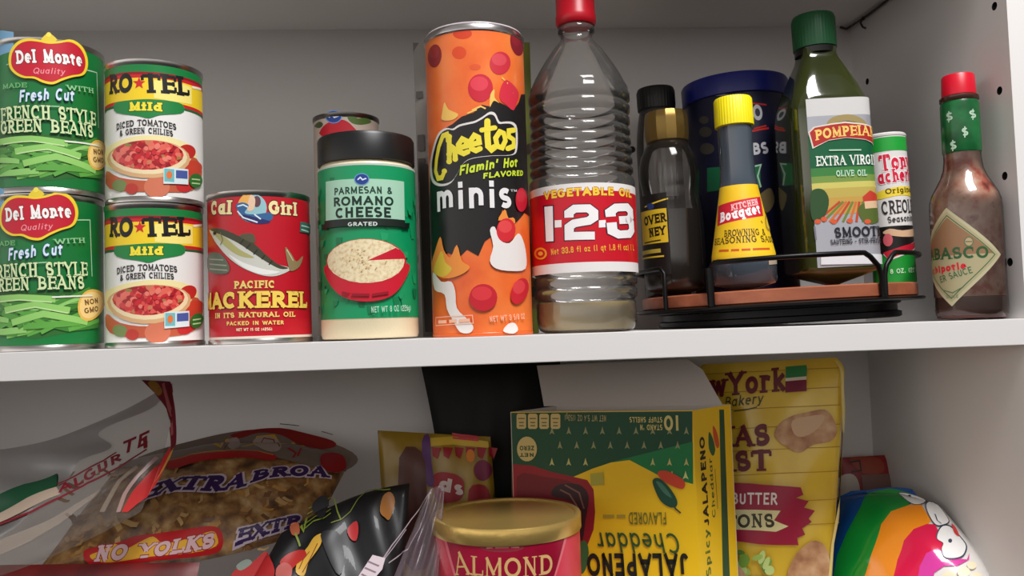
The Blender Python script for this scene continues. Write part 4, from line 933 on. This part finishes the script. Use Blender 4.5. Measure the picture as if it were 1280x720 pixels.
c.ell(1211, 302, 6, 6.5, mat((90, 120, 80))); c.ell(1211, 302, 4.6, 5, mat((190, 160, 124))); c.line([(1207, 302), (1215, 302)], 1.4, mat((90, 120, 80)))
c.line([(1180, 363), (1191, 366), (1205, 358)], 1.2, mat((90, 120, 80))); c.text('SAUCE', 1183, 373, 1198, 372, 4, mat((110, 130, 100)), wt=.16)
c.build('label', t)
c = Art(Rev(lambda v: 14.05, 14, loc, rot, v0=zs_(190), v1=zs_(132)))
for x, y in ((1186, 146), (1191, 182), (1216, 143), (1206, 165)): c.text('S', x-4, y+5, x+4, y+4.5, 10, mat((176, 206, 180)), wt=.22); c.line([(x, y-7), (x, y+7)], 1.4, mat((176, 206, 180)))
c.build('foil_print', t)
# ------------------------------------------------------------------ lower compartment
# almond sweets tin
loc, rot, r = (41.4, 60, 0), D2R(-4), 57
t = thing('almond_tin', 'round pink almond sweets tin with a shiny gold lid', 'sweets tin', loc, rot)
lathe('tin_body', [(0, 1), (r-2, 0), (r-1, .4), (r-.8, 118), (r-2, 119), (0, 119)], mat((226, 64, 86), .3), t, 90)
GOLDM = mat((214, 180, 104), .3, metal=.7, bump=.2, bscale=110)
lathe('lid', [(r-1.2, 116.5), (r+.1, 116.3), (r+.5, 117), (r+.5, 126.6), (r-.2, 128.1), (r-2, 128.6), (r-3.6, 128), (r-4.4, 126.4), (0, 126.4)], GOLDM, t, 96)
c = Art(Rev(lambda v: r-.65, r-.8, loc, rot, v0=20, v1=116))
c.uvpoly([c.at(552, 662), c.at(568, 722), (c.at(568, 722)[0]+6, 40), (c.at(694, 722)[0]-6, 40), c.at(694, 722), c.at(711, 662), (c.at(690, 664)[0], 116.4), (c.at(575, 664)[0], 116.4)], mat((236, 120, 130)))
c.uvpoly([c.at(555, 662), c.at(571, 722), (c.at(571, 722)[0]+6, 38), (c.at(692, 722)[0]-6, 38), c.at(692, 722), c.at(708, 662), (c.at(690, 664)[0], 116.5), (c.at(575, 664)[0], 116.5)], mottled('crimson_print', [(.35, (136, 8, 40)), (.6, (168, 14, 54)), (.8, (186, 26, 66))], 18, rough=.3))
c.ell(628, 684, 27, 6, mat((128, 60, 60))); c.ell(628, 684, 24.5, 4.6, mat((150, 28, 54))); c.lines([[(608, 684.5), (616, 684)], [(619, 684), (636, 683.6)], [(639, 683.6), (649, 683.4)]], 3, mat((190, 120, 110)))
c.text('A', 570, 719, 587, 718.5, 30, mat((226, 186, 120)), wt=.15, thin=.5, serif=.06); c.text('LMOND', 589, 719, 690, 716.5, 25, mat((222, 178, 116)), wt=.16, thin=.5, serif=.06)
c.build('label', t)

# taco shell carton, standing on its head with the flap open
L = un(638, 515, 130); zb_ = L.z
d = CF+CR*((866-640)/FPX)-CU*((513-360)/FPX); Rr = CPOS+d*((zb_-CZ)/d.z)
L = Vector((L.x, L.y, 0)); Rr = Vector((Rr.x, Rr.y, 0)); sd = Vector((math.sin(D2R(50)), math.cos(D2R(50)), 0))*58
Lb, Rb = L+sd, Rr+sd
up = Vector((0, 0, 1))
t = thing('taco_shell_box', 'yellow and dark green taco shell carton standing upside down, flap open', 'carton', (L+Rb)/2)
ro = (L+Rb)/2
def slab(name, pts, th, m, m2=None):
    """A thin board with its own thickness from a flat outline; the back takes the second material."""
    P = [Vector(p) for p in pts]; n = (P[1]-P[0]).cross(P[2]-P[1]).normalized(); k = len(P)
    vs = [p-ro for p in P]+[p-ro-n*th for p in P]
    fs = [tuple(range(k)), tuple(reversed(range(k, 2*k)))]+[(i, k+i, k+(i+1) % k, (i+1) % k) for i in range(k)]
    return link(name, mesh_of(name, vs, fs, [m, m2 or m], [0, 1]+[1]*k, smooth=False), t)
GRAYB = mat((206, 198, 190), .7); CY = mat((240, 196, 26), .36); CG = mat((26, 76, 48), .38)
H0 = up*zb_
slab('front_panel', [L, Rr, Rr+H0, L+H0], .6, CY, GRAYB); slab('side_panel', [Rr, Rb, Rb+H0, Rr+H0], .6, CY, GRAYB)
slab('back_panel', [Rb, Lb, Lb+H0, Rb+H0], .6, CG, GRAYB); slab('side_panel', [Lb, L, L+H0, Lb+H0], .6, CG, GRAYB)
nin = Vector((-(Rr-L).y, (Rr-L).x, 0)).normalized()
def onback(px, py, P0, n):
    d = CF+CR*((px-640)/FPX)-CU*((py-360)/FPX); return CPOS+d*((P0-CPOS).dot(n)/d.dot(n))
bf = [onback(px, py, Lb, nin) for px, py in ((680, 509), (903, 508), (878, 462), (860, 449), (671, 457))]
for i in (3, 4): bf[i].z = min(bf[i].z, 243.6)
bf[0].z = bf[1].z = zb_
slab('flap', bf, .6, GRAYB, CG)
ex = (Rr-L).normalized(); W = (Rr-L).length
c = Art(Panel(L, ex, up, W, zb_, ro))
c.poly([(638.5, 516), (865.5, 514), (866, 604), (823, 594), (800, 582), (787, 575), (764, 578), (740, 586), (717, 596), (700, 604), (640, 640)], CG)
c.poly([(766, 577), (810, 566), (866, 552), (866.5, 605), (823, 594), (800, 582), (787, 574.5)], mat((26, 122, 64)))
c.poly([(640, 580), (665, 582), (690, 590), (717, 596), (734, 600), (742, 612), (744, 640), (742, 662), (735, 680), (728, 690), (700, 720), (650, 760), (641, 760)], mat((150, 26, 38)))
c.spline([(646, 596), (680, 596), (720, 606), (716, 640), (660, 660)], mat((116, 20, 32)), n=3)
c.spline([(690, 620), (694, 608), (712, 604), (728, 608), (736, 622), (732, 650), (728, 676), (722, 664), (722, 640), (712, 626)], mat((54, 30, 34)), n=3); c.lines([[(700, 612), (712, 618), (726, 640)], [(706, 606), (724, 616), (730, 636)]], 2, mat((130, 90, 84)))
c.spline([(724, 682), (732, 676), (736, 690), (732, 712), (724, 716)], mat((60, 110, 60)), n=3)
TAN = mat((206, 184, 120))
for row, y in enumerate((538, 556, 577)):
    for i in range(10):
        x = 690+i*21+(row % 2)*10
        if (row == 2 and not (668 < x < 735 or 800 < x < 868)) or (row < 2 and x > 866): continue
        c.poly([(x, y-5), (x+1.6, y+1), (x+3.2, y+5), (x, y+3), (x-3.2, y+5), (x-1.6, y+1)], mat((150, 150, 104) if row < 2 else (196, 190, 120)))
for x in (840, 857): c.poly([(x, 588), (x+2, 595), (x+4, 599), (x, 597), (x-4, 599), (x-2, 595)], mat((206, 210, 130)))
for i in range(4):
    x = 646+i*14.2; c.poly([(x, 519), (x+1.5, 517), (x+10, 517), (x+12, 519), (x+12, 534), (x+10, 536), (x+1.5, 536), (x, 534)], TAN); c.lines([[(x+2, 523), (x+10, 523)], [(x+3, 528), (x+9, 528)], [(x+3, 532), (x+9, 532)]], 1.5, mat((110, 96, 50)))
c.ell(659, 561, 12.5, 15.5, TAN)
c.text('ZERO', 668, 557, 650, 557, 6, mat((70, 86, 40)), wt=.24); c.text('NET', 668, 566, 650, 566, 5, mat((70, 86, 40)), wt=.24)
CT = mat((214, 200, 120))
c.text('10', 850, 519, 830, 519, 19, CT, wt=.2, thin=.7); c.text("STAND 'N", 828, 530.5, 800, 530.5, 7, CT, wt=.2); c.text('STUFF SHELLS', 828, 521, 787, 521, 7, CT, wt=.2); c.text('NET WT 5.4 OZ (153g)', 758, 519, 706, 518, 8, mat((170, 160, 110)), wt=.18)
c.spline([(822, 590), (832, 588), (846, 594), (856, 602), (853, 611), (838, 606), (826, 598)], mat((206, 70, 40)), n=3)
c.spline([(816, 600), (822, 597), (830, 602), (839, 612), (846, 624), (846, 632), (838, 634), (826, 626), (818, 610)], mat((28, 76, 54)), n=3); c.line([(842, 632), (845, 636), (851, 641)], 2, mat((40, 70, 40)))
c.spline([(820, 602), (826, 603), (834, 612), (840, 622), (830, 616)], mat((70, 120, 96)), n=3)
OLV = mat((120, 118, 40)); c.text('FLAVORED', 833, 640, 786, 640, 15, OLV, wt=.17); c.lines([[(754, 645), (768, 645)], [(771, 645), (782, 645)]], 4, mat((170, 150, 50))); c.poly([(738, 592), (754, 590), (755, 606), (739, 607)], mat((176, 168, 60)))
c.text('Cheddar', 846, 666, 744, 665, 25, mat((52, 84, 40)), wt=.13, slant=-.2); c.text('JALAPENO', 860, 691, 734, 691, 29, mat((26, 26, 18)), wt=.22)
c.text('Spicy', 858, 730, 790, 730, 24, mat((52, 84, 40)), wt=.13)
c.build('front_print', t)
c = Art(Panel(Rr, sd.normalized(), up, sd.length, zb_, ro))
c.poly([(899, 512), (905, 512), (913, 742), (904, 742)], CG)
c.poly([(866, 516), (874, 516), (872, 530), (866, 536)], CY)
c.spline([(886, 540), (891, 548), (894, 562), (891, 570), (886, 560)], mat((30, 90, 50)), n=3); c.spline([(891, 532), (896, 540), (899, 556), (896, 560), (892, 548)], mat((206, 80, 40)), n=3)
c.text('JALAPENO', 886.5, 657, 880.5, 546, 12, mat((26, 26, 18)), wt=.24); c.text('Spicy', 889, 720, 886.5, 661, 11, mat((90, 110, 40)), wt=.2); c.text('Cheddar', 894.5, 646, 889.5, 572, 7.5, mat((70, 90, 40)), wt=.15)
c.lines([[(897, 636), (893.5, 586)]], 1.2, mat((140, 120, 40)))
c.build('side_print', t)

def pouch(name, label, cat, pts, thick, bodyname, m, nu=44, nv=44, rootY=None, **kw):
    P = [un(*p) for p in pts]
    for p in P: p.z = min(max(p.z, 1.0), 243.5)
    bx = (P[0]+P[1])/2; root = Vector((bx.x, bx.y+thick*.2, min(P[0].z, P[1].z)))
    t = thing(name, label, cat, root)
    q = Pouch(P, thick, root, **kw)
    q.body(bodyname, m, t, nu, nv)
    return t, q

# crouton pouch
t, q = pouch('crouton_bag', 'yellow crouton bag standing upright, tallest of the packs under the shelf', 'crouton bag', [(866, 775, 160), (1036, 800, 112), (1057, 446, 126), (868, 456, 176)], 15, 'bag_body',
             mottled('crouton_film', [(.3, (204, 164, 36)), (.5, (222, 184, 50)), (.7, (234, 202, 72))], 14, rough=.3, coat=.3), pw=.5, wr=2.2, wf=(2, 3), seed=3, shrink=lambda b: 1-.12*max(0, (b-.94)/.06)**2)
c = Art(q, (40, 60))
for y in (462, 486, 508, 532, 560, 590, 625, 655): c.line([(880, y+6), (960, y+2), (1049, y-2)], 1, mat((176, 136, 34)))
MAR = mat((104, 20, 34))
c.text('wYork', 889, 497, 981, 489, 31, MAR, wt=.22, serif=.1)
c.poly([(982, 459), (1008, 457), (1008, 471), (982, 473)], mat((40, 128, 66))); c.poly([(982, 473), (1008, 471), (1008, 475), (982, 477)], mat((224, 214, 190))); c.poly([(982, 477), (1008, 475), (1008, 489), (982, 491)], mat((116, 20, 50)))
c.text('Bakery', 906, 509, 953, 504, 13, mat((50, 60, 30)), wt=.13, slant=.2); c.line([(918, 514), (934, 512), (946, 509)], 1.4, mat((50, 60, 30)))
BRD = mottled('bread', [(.3, (150, 96, 62)), (.5, (190, 142, 100)), (.7, (214, 176, 136))], 60, rough=.5)
c.spline([(968, 546), (974, 530), (990, 520), (1010, 515), (1030, 512), (1040, 522), (1045, 540), (1036, 552), (1016, 556), (1000, 566), (984, 560)], BRD, n=3); c.spline([(990, 526), (1012, 520), (1030, 520), (1022, 536), (1004, 546), (992, 542)], mat((208, 170, 132)), n=3)
c.text('XAS', 896, 560, 961, 557.5, 28, MAR, wt=.24, thin=.7, serif=.11); c.text('AST', 894, 591, 962, 588, 27, MAR, wt=.24, thin=.7, serif=.11)
c.poly([(890, 602), (940, 604), (1000, 609), (1003, 618), (994, 622), (1010, 626), (1004, 634), (1018, 638), (1010, 648), (1014, 652), (1002, 660), (1006, 668), (996, 672), (998, 681), (950, 680), (890, 672)], mat((156, 20, 54)))
c.poly([(890, 636), (976, 638), (968, 650), (985, 657), (970, 664), (890, 660)], mat((226, 216, 160)))
c.text('BUTTER', 914, 630, 972, 631, 15, mat((238, 226, 220)), wt=.18); c.text('TONS', 908, 660, 968, 659, 17, mat((54, 50, 24)), wt=.2, thin=.6, serif=.1); c.line([(890, 642), (903, 642)], 4, mat((54, 50, 24)))
LG = [(120, 160, 60), (160, 190, 90), (90, 130, 50), (190, 210, 130)]
for i in range(26):
    c.k = 30+random.random()*3
    c.ell(random.uniform(906, 962), random.uniform(688, 735), random.uniform(5, 10), random.uniform(3, 7), mat(random.choice(LG)), rot=random.uniform(0, 3), n=9)
c.spline([(985, 735), (990, 700), (1012, 676), (1030, 682), (1036, 710), (1034, 740)], BRD, n=3); c.spline([(908, 740), (914, 704), (930, 712), (940, 740)], BRD, n=3)
c.line([(1043.5, 452), (1051, 470), (1051, 540), (1047, 620), (1038, 680), (1034, 730)], 2.4, mat((226, 206, 130)))
c.build('print', t)

# rainbow bag
t, q = pouch('marshmallow_bag', 'plump glossy rainbow striped bag of white sweets by the side wall', 'sweets bag', [(1022, 790, 142), (1250, 830, 34), (1176, 634, 112), (1046, 624, 160)], 24, 'bag_body', mat((232, 228, 224), .16, coat=.8), pw=.55, bow=(0, 20, 8, 0), wr=1.6, wf=(3, 2), seed=1)
c = Art(q, (50, 50))
cx, cy = 1180, 742
def arcband(r0, r1, a0, a1, m, n=16, kx=.86):
    P = [(cx+kx*r1*math.cos(D2R(a0+(a1-a0)*i/n)), cy-r1*math.sin(D2R(a0+(a1-a0)*i/n))) for i in range(n+1)]+[(cx+kx*r0*math.cos(D2R(a1-(a1-a0)*i/n)), cy-r0*math.sin(D2R(a1-(a1-a0)*i/n))) for i in range(n+1)]
    c.poly(P, m)
for pts, col in (([(1040, 625), (1064, 614), (1086, 613), (1140, 612), (1150, 625), (1120, 640), (1090, 680), (1076, 730), (1030, 740)], (8, 76, 150)),
                 ([(1047, 694), (1058, 668), (1076, 634), (1086, 616), (1115, 611), (1140, 618), (1136, 634), (1112, 646), (1097, 676), (1082, 724), (1040, 740)], (12, 140, 52)),
                 ([(1080, 724), (1090, 692), (1102, 656), (1114, 640), (1136, 632), (1152, 632), (1164, 652), (1150, 664), (1132, 676), (1121, 720), (1119, 740), (1076, 740)], (246, 146, 20)),
                 ([(1116, 726), (1122, 700), (1130, 676), (1142, 662), (1158, 656), (1168, 656), (1180, 676), (1176, 690), (1158, 692), (1149, 720), (1147, 740), (1114, 740)], (222, 20, 72)),
                 ([(1146, 728), (1150, 708), (1158, 692), (1172, 686), (1190, 698), (1208, 700), (1211, 692), (1211, 700), (1196, 708), (1180, 708), (1168, 716), (1162, 740), (1145, 740)], (220, 60, 160))):
    c.poly(pts, mat(col, .16, coat=.8))
NAVY = mat((40, 48, 74)); WH = mat((240, 238, 236), .18, coat=.7)
def puffy(pts): c.spline(pts, NAVY, n=4); mx = sum(p[0] for p in pts)/len(pts); my = sum(p[1] for p in pts)/len(pts); c.spline([(mx+(x-mx)*.92, my+(y-my)*.92) for x, y in pts], WH, n=4)
puffy([(1122, 617), (1134, 617), (1150, 622), (1158, 627), (1150, 632), (1138, 630)]); puffy([(1156, 632), (1163, 627), (1172, 632), (1182, 645), (1186, 654), (1178, 658), (1170, 658), (1162, 648)])
puffy([(1172, 664), (1178, 657), (1188, 659), (1200, 672), (1208, 684), (1204, 696), (1192, 700), (1180, 698), (1176, 688), (1178, 680), (1170, 674)])
c.ell(1187, 677, 2.4, 2.6, NAVY); c.ell(1137, 621, 2, 1.6, NAVY); c.line([(1168, 644), (1171, 652), (1176, 656)], 1.2, NAVY)
c.spline([(1188, 656), (1194, 662), (1198, 672), (1192, 668)], mat((206, 60, 60)), n=3)
for x, y, k in ((1186, 722, 9), (1204, 716, 8), (1220, 722, 7), (1214, 708, 6), (1198, 730, 9)): c.ell(x, y, k, k*.8, mat((236, 224, 190)))
c.build('print', t)

# red pack at the back
t, q = pouch('snack_packet', 'dark red pack half hidden in the corner behind the rainbow bag', 'packet', [(1052, 742, 212), (1180, 742, 205), (1158, 566, 216), (1050, 572, 222)], 8, 'packet_body', mat((140, 24, 26), .4), 30, 30, pw=.5)
c = Art(q)
c.spline([(1046, 600), (1062, 592), (1072, 600), (1074, 620), (1060, 640), (1040, 630)], mat((196, 186, 176)), n=3); c.spline([(1062, 575), (1076, 571), (1100, 574), (1104, 590), (1080, 592)], mat((150, 60, 36)), n=3); c.poly([(1076, 594), (1118, 592), (1122, 616), (1080, 624)], mat((120, 84, 76)))
c.line([(1062, 578), (1074, 576), (1076, 588), (1064, 590)], 2, mat((50, 18, 18)))
c.build('print', t)

# black plastic sack behind everything
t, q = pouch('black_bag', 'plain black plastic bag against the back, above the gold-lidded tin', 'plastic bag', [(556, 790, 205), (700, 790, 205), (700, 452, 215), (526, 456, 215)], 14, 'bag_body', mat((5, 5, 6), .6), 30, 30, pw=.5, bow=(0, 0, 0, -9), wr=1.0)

# candy pack
t, q = pouch('candy_bag', 'yellow and red candy bag leaning behind the gold-lidded tin', 'candy bag', [(488, 792, 150), (632, 792, 150), (613, 546, 160), (472, 538, 166)], 14, 'bag_body', mottled('candy_film', [(.3, (124, 98, 20)), (.6, (158, 126, 26)), (.8, (176, 144, 40))], 20, rough=.35, coat=.2), pw=.5, wr=2.0, seed=5)
c = Art(q, (40, 50))
RC = mat((150, 18, 34)); PU = mat((120, 30, 70))
c.poly([(538, 548), (566, 546), (610, 552), (611, 560), (566, 556), (538, 558)], mat((206, 172, 60))); c.poly([(565, 541), (598, 546), (598, 552), (566, 549)], mat((196, 70, 80)))
for x in range(540, 612, 14): c.poly([(x, 559), (x+12, 560), (x+7, 574), (x+1, 570)], RC)
c.ell(603, 588, 11, 13, PU); c.spline([(540, 598), (552, 590), (572, 594), (580, 604), (578, 622), (564, 628), (548, 626)], RC, n=3); c.text('ds', 548, 612, 578, 620, 18, mat((206, 190, 186)), wt=.26)
c.spline([(586, 612), (604, 606), (612, 620), (610, 660), (590, 660)], RC, n=3); c.spline([(528, 552), (537, 546), (539, 580), (542, 606), (532, 602)], mat((90, 50, 110)), n=3); c.spline([(500, 572), (528, 566), (534, 620), (540, 700), (506, 700)], mat((84, 44, 34)), n=3)
c.ell(588, 570, 5, 8, mat((206, 120, 30)))
c.build('print', t)

# red packet lying under the noodles
t, q = pouch('red_packet', 'dull red packet lying flat beneath the noodles bag', 'packet', [(-70, 860, 34), (222, 842, 34), (250, 703, 70), (-60, 707, 70)], 7, 'packet_body', mottled('dull_red_film', [(.35, (84, 18, 18)), (.55, (120, 26, 24)), (.75, (96, 20, 22))], 22, rough=.45), 30, 20, pw=.4)

# noodles
t, q = pouch('noodle_bag', 'clear plump bag of brown egg noodles with purple lettering', 'noodle bag', [(48, 712, 82), (392, 664, 124), (440, 572, 186), (150, 580, 168)], 25, 'bag_body',
             mottled('noodles', [(.3, (74, 46, 24)), (.42, (120, 82, 44)), (.52, (156, 112, 60)), (.62, (182, 144, 92)), (.72, (206, 172, 122))], 75, 'noise', .4, coat=.5, detail=5), 60, 44, pw=.5, bow=(15, 0, 17, 0), wr=3.2, wf=(3, 2), seed=2)
c = Art(q, (60, 50))
for i in range(130):
    x = random.uniform(80, 400); y = random.uniform(590, 690); a = random.uniform(0, 3.1); l = random.uniform(5, 10)
    c.k = 2+random.random()*4; c.line([(x-l*math.cos(a), y-l*.6*math.sin(a)), (x+2, y+2), (x+l*math.cos(a), y+l*.6*math.sin(a))], random.uniform(3, 6), mat(random.choice([(176, 132, 76), (146, 100, 56), (198, 160, 104), (120, 78, 42), (190, 140, 70)]), .4))
c.k = 7
c.spline([(150, 584), (190, 566), (240, 552), (290, 541), (340, 538), (400, 550), (440, 566), (446, 580), (420, 592), (380, 582), (330, 570), (280, 568), (230, 574), (180, 584)], mat((120, 104, 94), .3), n=3)
c.spline([(288, 545), (310, 539), (350, 536), (384, 543), (416, 552), (418, 560), (392, 563), (372, 556), (352, 545), (324, 542), (300, 549)], mat((140, 26, 24)), n=3)
c.spline([(210, 578), (240, 570), (280, 566), (320, 565), (344, 570), (340, 577), (300, 573), (250, 578), (214, 588)], mat((178, 22, 24)), n=3); c.line([(212, 577), (240, 569), (280, 565), (322, 565), (342, 570)], 1.6, mat((206, 150, 50)))
c.lines([[(284, 550), (276, 560), (268, 556)], [(320, 548), (342, 546), (354, 556), (366, 556), (380, 560)], [(302, 560), (318, 556), (330, 562)]], 5, mat((206, 160, 40)))
c.spline([(316, 554), (326, 547), (342, 548), (352, 558), (346, 566), (330, 564)], mat((170, 150, 140)), n=3); c.line([(320, 556), (330, 549), (342, 551), (350, 560)], 1.6, mat((120, 20, 20))); c.spline([(282, 554), (296, 548), (300, 558), (290, 564)], mat((170, 150, 140)), n=3)
c.line([(278, 550), (286, 556), (280, 563)], 1.6, mat((120, 20, 20))); c.lines([[(360, 562), (370, 568), (366, 574)], [(376, 562), (372, 572)]], 3, mat((150, 30, 30)))
c.lines([[(350, 531.5), (374, 534)], [(402, 541), (416, 545)]], 1.5, mat((40, 34, 32)))
PUR = mat((56, 26, 86)); LAV = mat((206, 190, 200))
c.text('EXTRA', 170, 630, 302, 611, 23, PUR, out=LAV, og=.2, wt=.28, thin=.62, serif=.18); c.text('BROA', 313, 606, 406, 598, 21, PUR, out=LAV, og=.2, wt=.28, thin=.62, serif=.18)
c.spline([(400, 572), (412, 568), (428, 572), (430, 586), (416, 592), (402, 586)], mat((150, 20, 28)), n=3)
c.spline([(106, 690), (122, 684), (150, 678), (170, 671), (196, 668), (224, 664), (262, 658), (276, 664), (278, 682), (262, 692), (200, 699), (140, 706), (112, 704)], mat((190, 22, 26)), n=3)
c.spline([(114, 694), (128, 688), (144, 680), (158, 686), (176, 678), (192, 672), (206, 680), (240, 672), (264, 664), (271, 670), (270, 682), (240, 690), (190, 695), (140, 702), (120, 700)], mat((236, 176, 40)), n=3)
c.text('NO YOLKS', 118, 701.5, 265, 684, 12.5, mat((226, 186, 190)), out=mat((150, 24, 30)), og=.1, wt=.26, thin=.7, serif=.14)
c.text('EXTR', 293, 682, 372, 658, 16, PUR, out=LAV, og=.24, wt=.28, thin=.62, serif=.18)
c.build('print', t)

# black snack bag
t, q = pouch('spicy_snack_bag', 'black snack bag printed with red and yellow flames and green lines', 'snack bag', [(244, 860, 26), (494, 860, 28), (512, 604, 92), (352, 666, 80)], 12, 'bag_body', mat((15, 15, 17), .42, coat=.12), 44, 44, pw=.5, bow=(0, 0, 9, 0), wr=2.6, wf=(3, 2), seed=4)
c = Art(q, (46, 60))
LN = mat((126, 138, 56)); LN2 = mat((116, 130, 44))
c.line([(418, 622), (422, 640), (426, 650), (438, 640), (448, 624), (460, 614), (480, 613), (488, 612)], 2, LN); c.line([(426, 650), (414, 654)], 2, LN)
for i in range(5): c.line([(378+i*2, 664-i*7), (392+i*3, 652-i*6), (406, 648-i*5.2), (414, 642-i*5)], 2.4, LN2)
c.line([(377, 658), (380, 665), (384, 650)], 4, LN2)
c.spline([(370, 716), (374, 700), (386, 684), (394, 672), (404, 668), (402, 680), (396, 690), (386, 704), (380, 720)], mat((206, 160, 60)), n=3); c.spline([(350, 704), (362, 692), (380, 688), (384, 696), (372, 706), (362, 714)], mat((170, 40, 36)), n=3)
c.lines([[(378, 716), (388, 700), (398, 680)], [(374, 712), (380, 700), (388, 690)]], 1.6, mat((120, 60, 20)))
c.spline([(288, 726), (296, 712), (318, 702), (332, 690), (340, 700), (344, 720), (330, 740), (300, 740)], mat((164, 34, 36)), n=3); c.spline([(296, 708), (308, 700), (316, 704), (302, 714)], mat((120, 130, 120)), n=3); c.spline([(346, 712), (356, 704), (366, 712), (360, 730), (348, 730)], mat((176, 90, 84)), n=3)
c.spline([(434, 662), (446, 652), (449, 662), (446, 676), (438, 674)], mat((190, 44, 46)), n=3); c.spline([(474, 640), (478, 622), (488, 616), (494, 628), (486, 650), (480, 648)], mat((170, 108, 40)), n=3)
c.spline([(364, 656), (374, 655), (375, 668), (366, 670)], mat((170, 90, 60)), n=3); c.spline([(402, 670), (414, 664), (424, 670), (430, 700), (424, 720), (412, 700)], mat((36, 37, 40)), n=3)
c.line([(370, 668), (376, 684)], 2.6, LN); c.spline([(392, 630), (404, 620), (412, 630), (404, 650), (392, 640)], mat((30, 28, 31)), n=3)
c.build('print', t)

# crinkled clear bag
FILM = clear('clear_film', (186, 166, 178), .18, .12, .8)
t, q = pouch('clear_plastic_bag', 'crinkled clear plastic bag slumped beside the pink almond tin', 'plastic bag', [(440, 850, 6), (540, 850, 6), (556, 604, 62), (536, 612, 64)], 5, 'bag_body', FILM, 36, 40, pw=.5, wr=4, wf=(3, 2), seed=6)
c = Art(q, (40, 60))
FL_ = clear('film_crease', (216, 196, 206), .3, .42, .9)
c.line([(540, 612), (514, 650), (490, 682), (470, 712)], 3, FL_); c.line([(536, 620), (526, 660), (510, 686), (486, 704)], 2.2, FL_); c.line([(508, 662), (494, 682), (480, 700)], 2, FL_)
c.poly([(466, 694), (482, 698), (478, 712), (462, 730), (446, 724)], mat((206, 190, 196))); c.lines([[(460, 702), (474, 708)], [(456, 710), (470, 716)], [(452, 718), (464, 724)]], 2, mat((130, 110, 120)))
c.build('print', t)

# yoghurt pretzel bag on the left
FILM2 = clear('clear_film_grey', (176, 160, 148), .25, .07, .85)
t, q = pouch('printed_film_bag', 'limp see-through bag with a green band, its red twisted top against the shelf', 'plastic bag', [(-80, 742, 26), (176, 640, 44), (216, 478, 96), (-80, 566, 120)], 12, 'bag_body', FILM2, 44, 44, pw=.5, bow=(8, 7, -24, 0), wr=3, wf=(2, 3), seed=8)
c = Art(q, (60, 50))
c.poly([(-40, 640), (0, 618), (30, 606), (72, 592), (71, 608), (30, 626), (0, 642), (-40, 662)], mat((20, 74, 46), .3)); c.poly([(-40, 662), (0, 642), (36, 622), (71, 609), (76, 618), (40, 634), (0, 654), (-40, 676)], mat((172, 152, 134), .3))
MR = mat((120, 22, 34), .3)
c.line([(-40, 674), (0, 656), (40, 640), (76, 622), (110, 604), (150, 584), (184, 562)], 2, MR); c.line([(72, 606), (100, 592), (130, 576), (146, 566)], 1.6, MR)
c.text('ALGUR', 74, 617, 152, 576, 9, MR, wt=.22); c.text('TE', 152, 570, 184, 556, 16, MR, wt=.2); c.poly([(179, 548), (184, 545), (185, 560), (180, 562)], MR)
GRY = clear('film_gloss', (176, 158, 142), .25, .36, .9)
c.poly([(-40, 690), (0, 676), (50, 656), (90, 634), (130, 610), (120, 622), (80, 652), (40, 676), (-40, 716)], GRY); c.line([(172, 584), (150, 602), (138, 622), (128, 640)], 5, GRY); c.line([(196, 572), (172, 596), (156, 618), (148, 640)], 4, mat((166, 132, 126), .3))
c.poly([(213, 560), (200, 580), (182, 596), (166, 614), (152, 640), (160, 640), (180, 624), (196, 606), (206, 588), (216, 566)], mat((196, 40, 40), .3)); c.poly([(220, 554), (214, 572), (204, 590), (192, 606), (200, 594), (210, 574)], mat((206, 150, 60), .3))
c.poly([(178, 476), (214, 478), (218, 500), (221, 530), (221, 556), (214, 566), (213, 540), (208, 512), (200, 500), (192, 490)], mat((112, 18, 32), .3)); c.line([(205, 480), (211, 510), (216, 545)], 2, mat((170, 90, 90), .3)); c.spline([(186, 480), (196, 478), (204, 490), (198, 496)], mat((160, 110, 40), .3), n=3)
c.build('print', t)
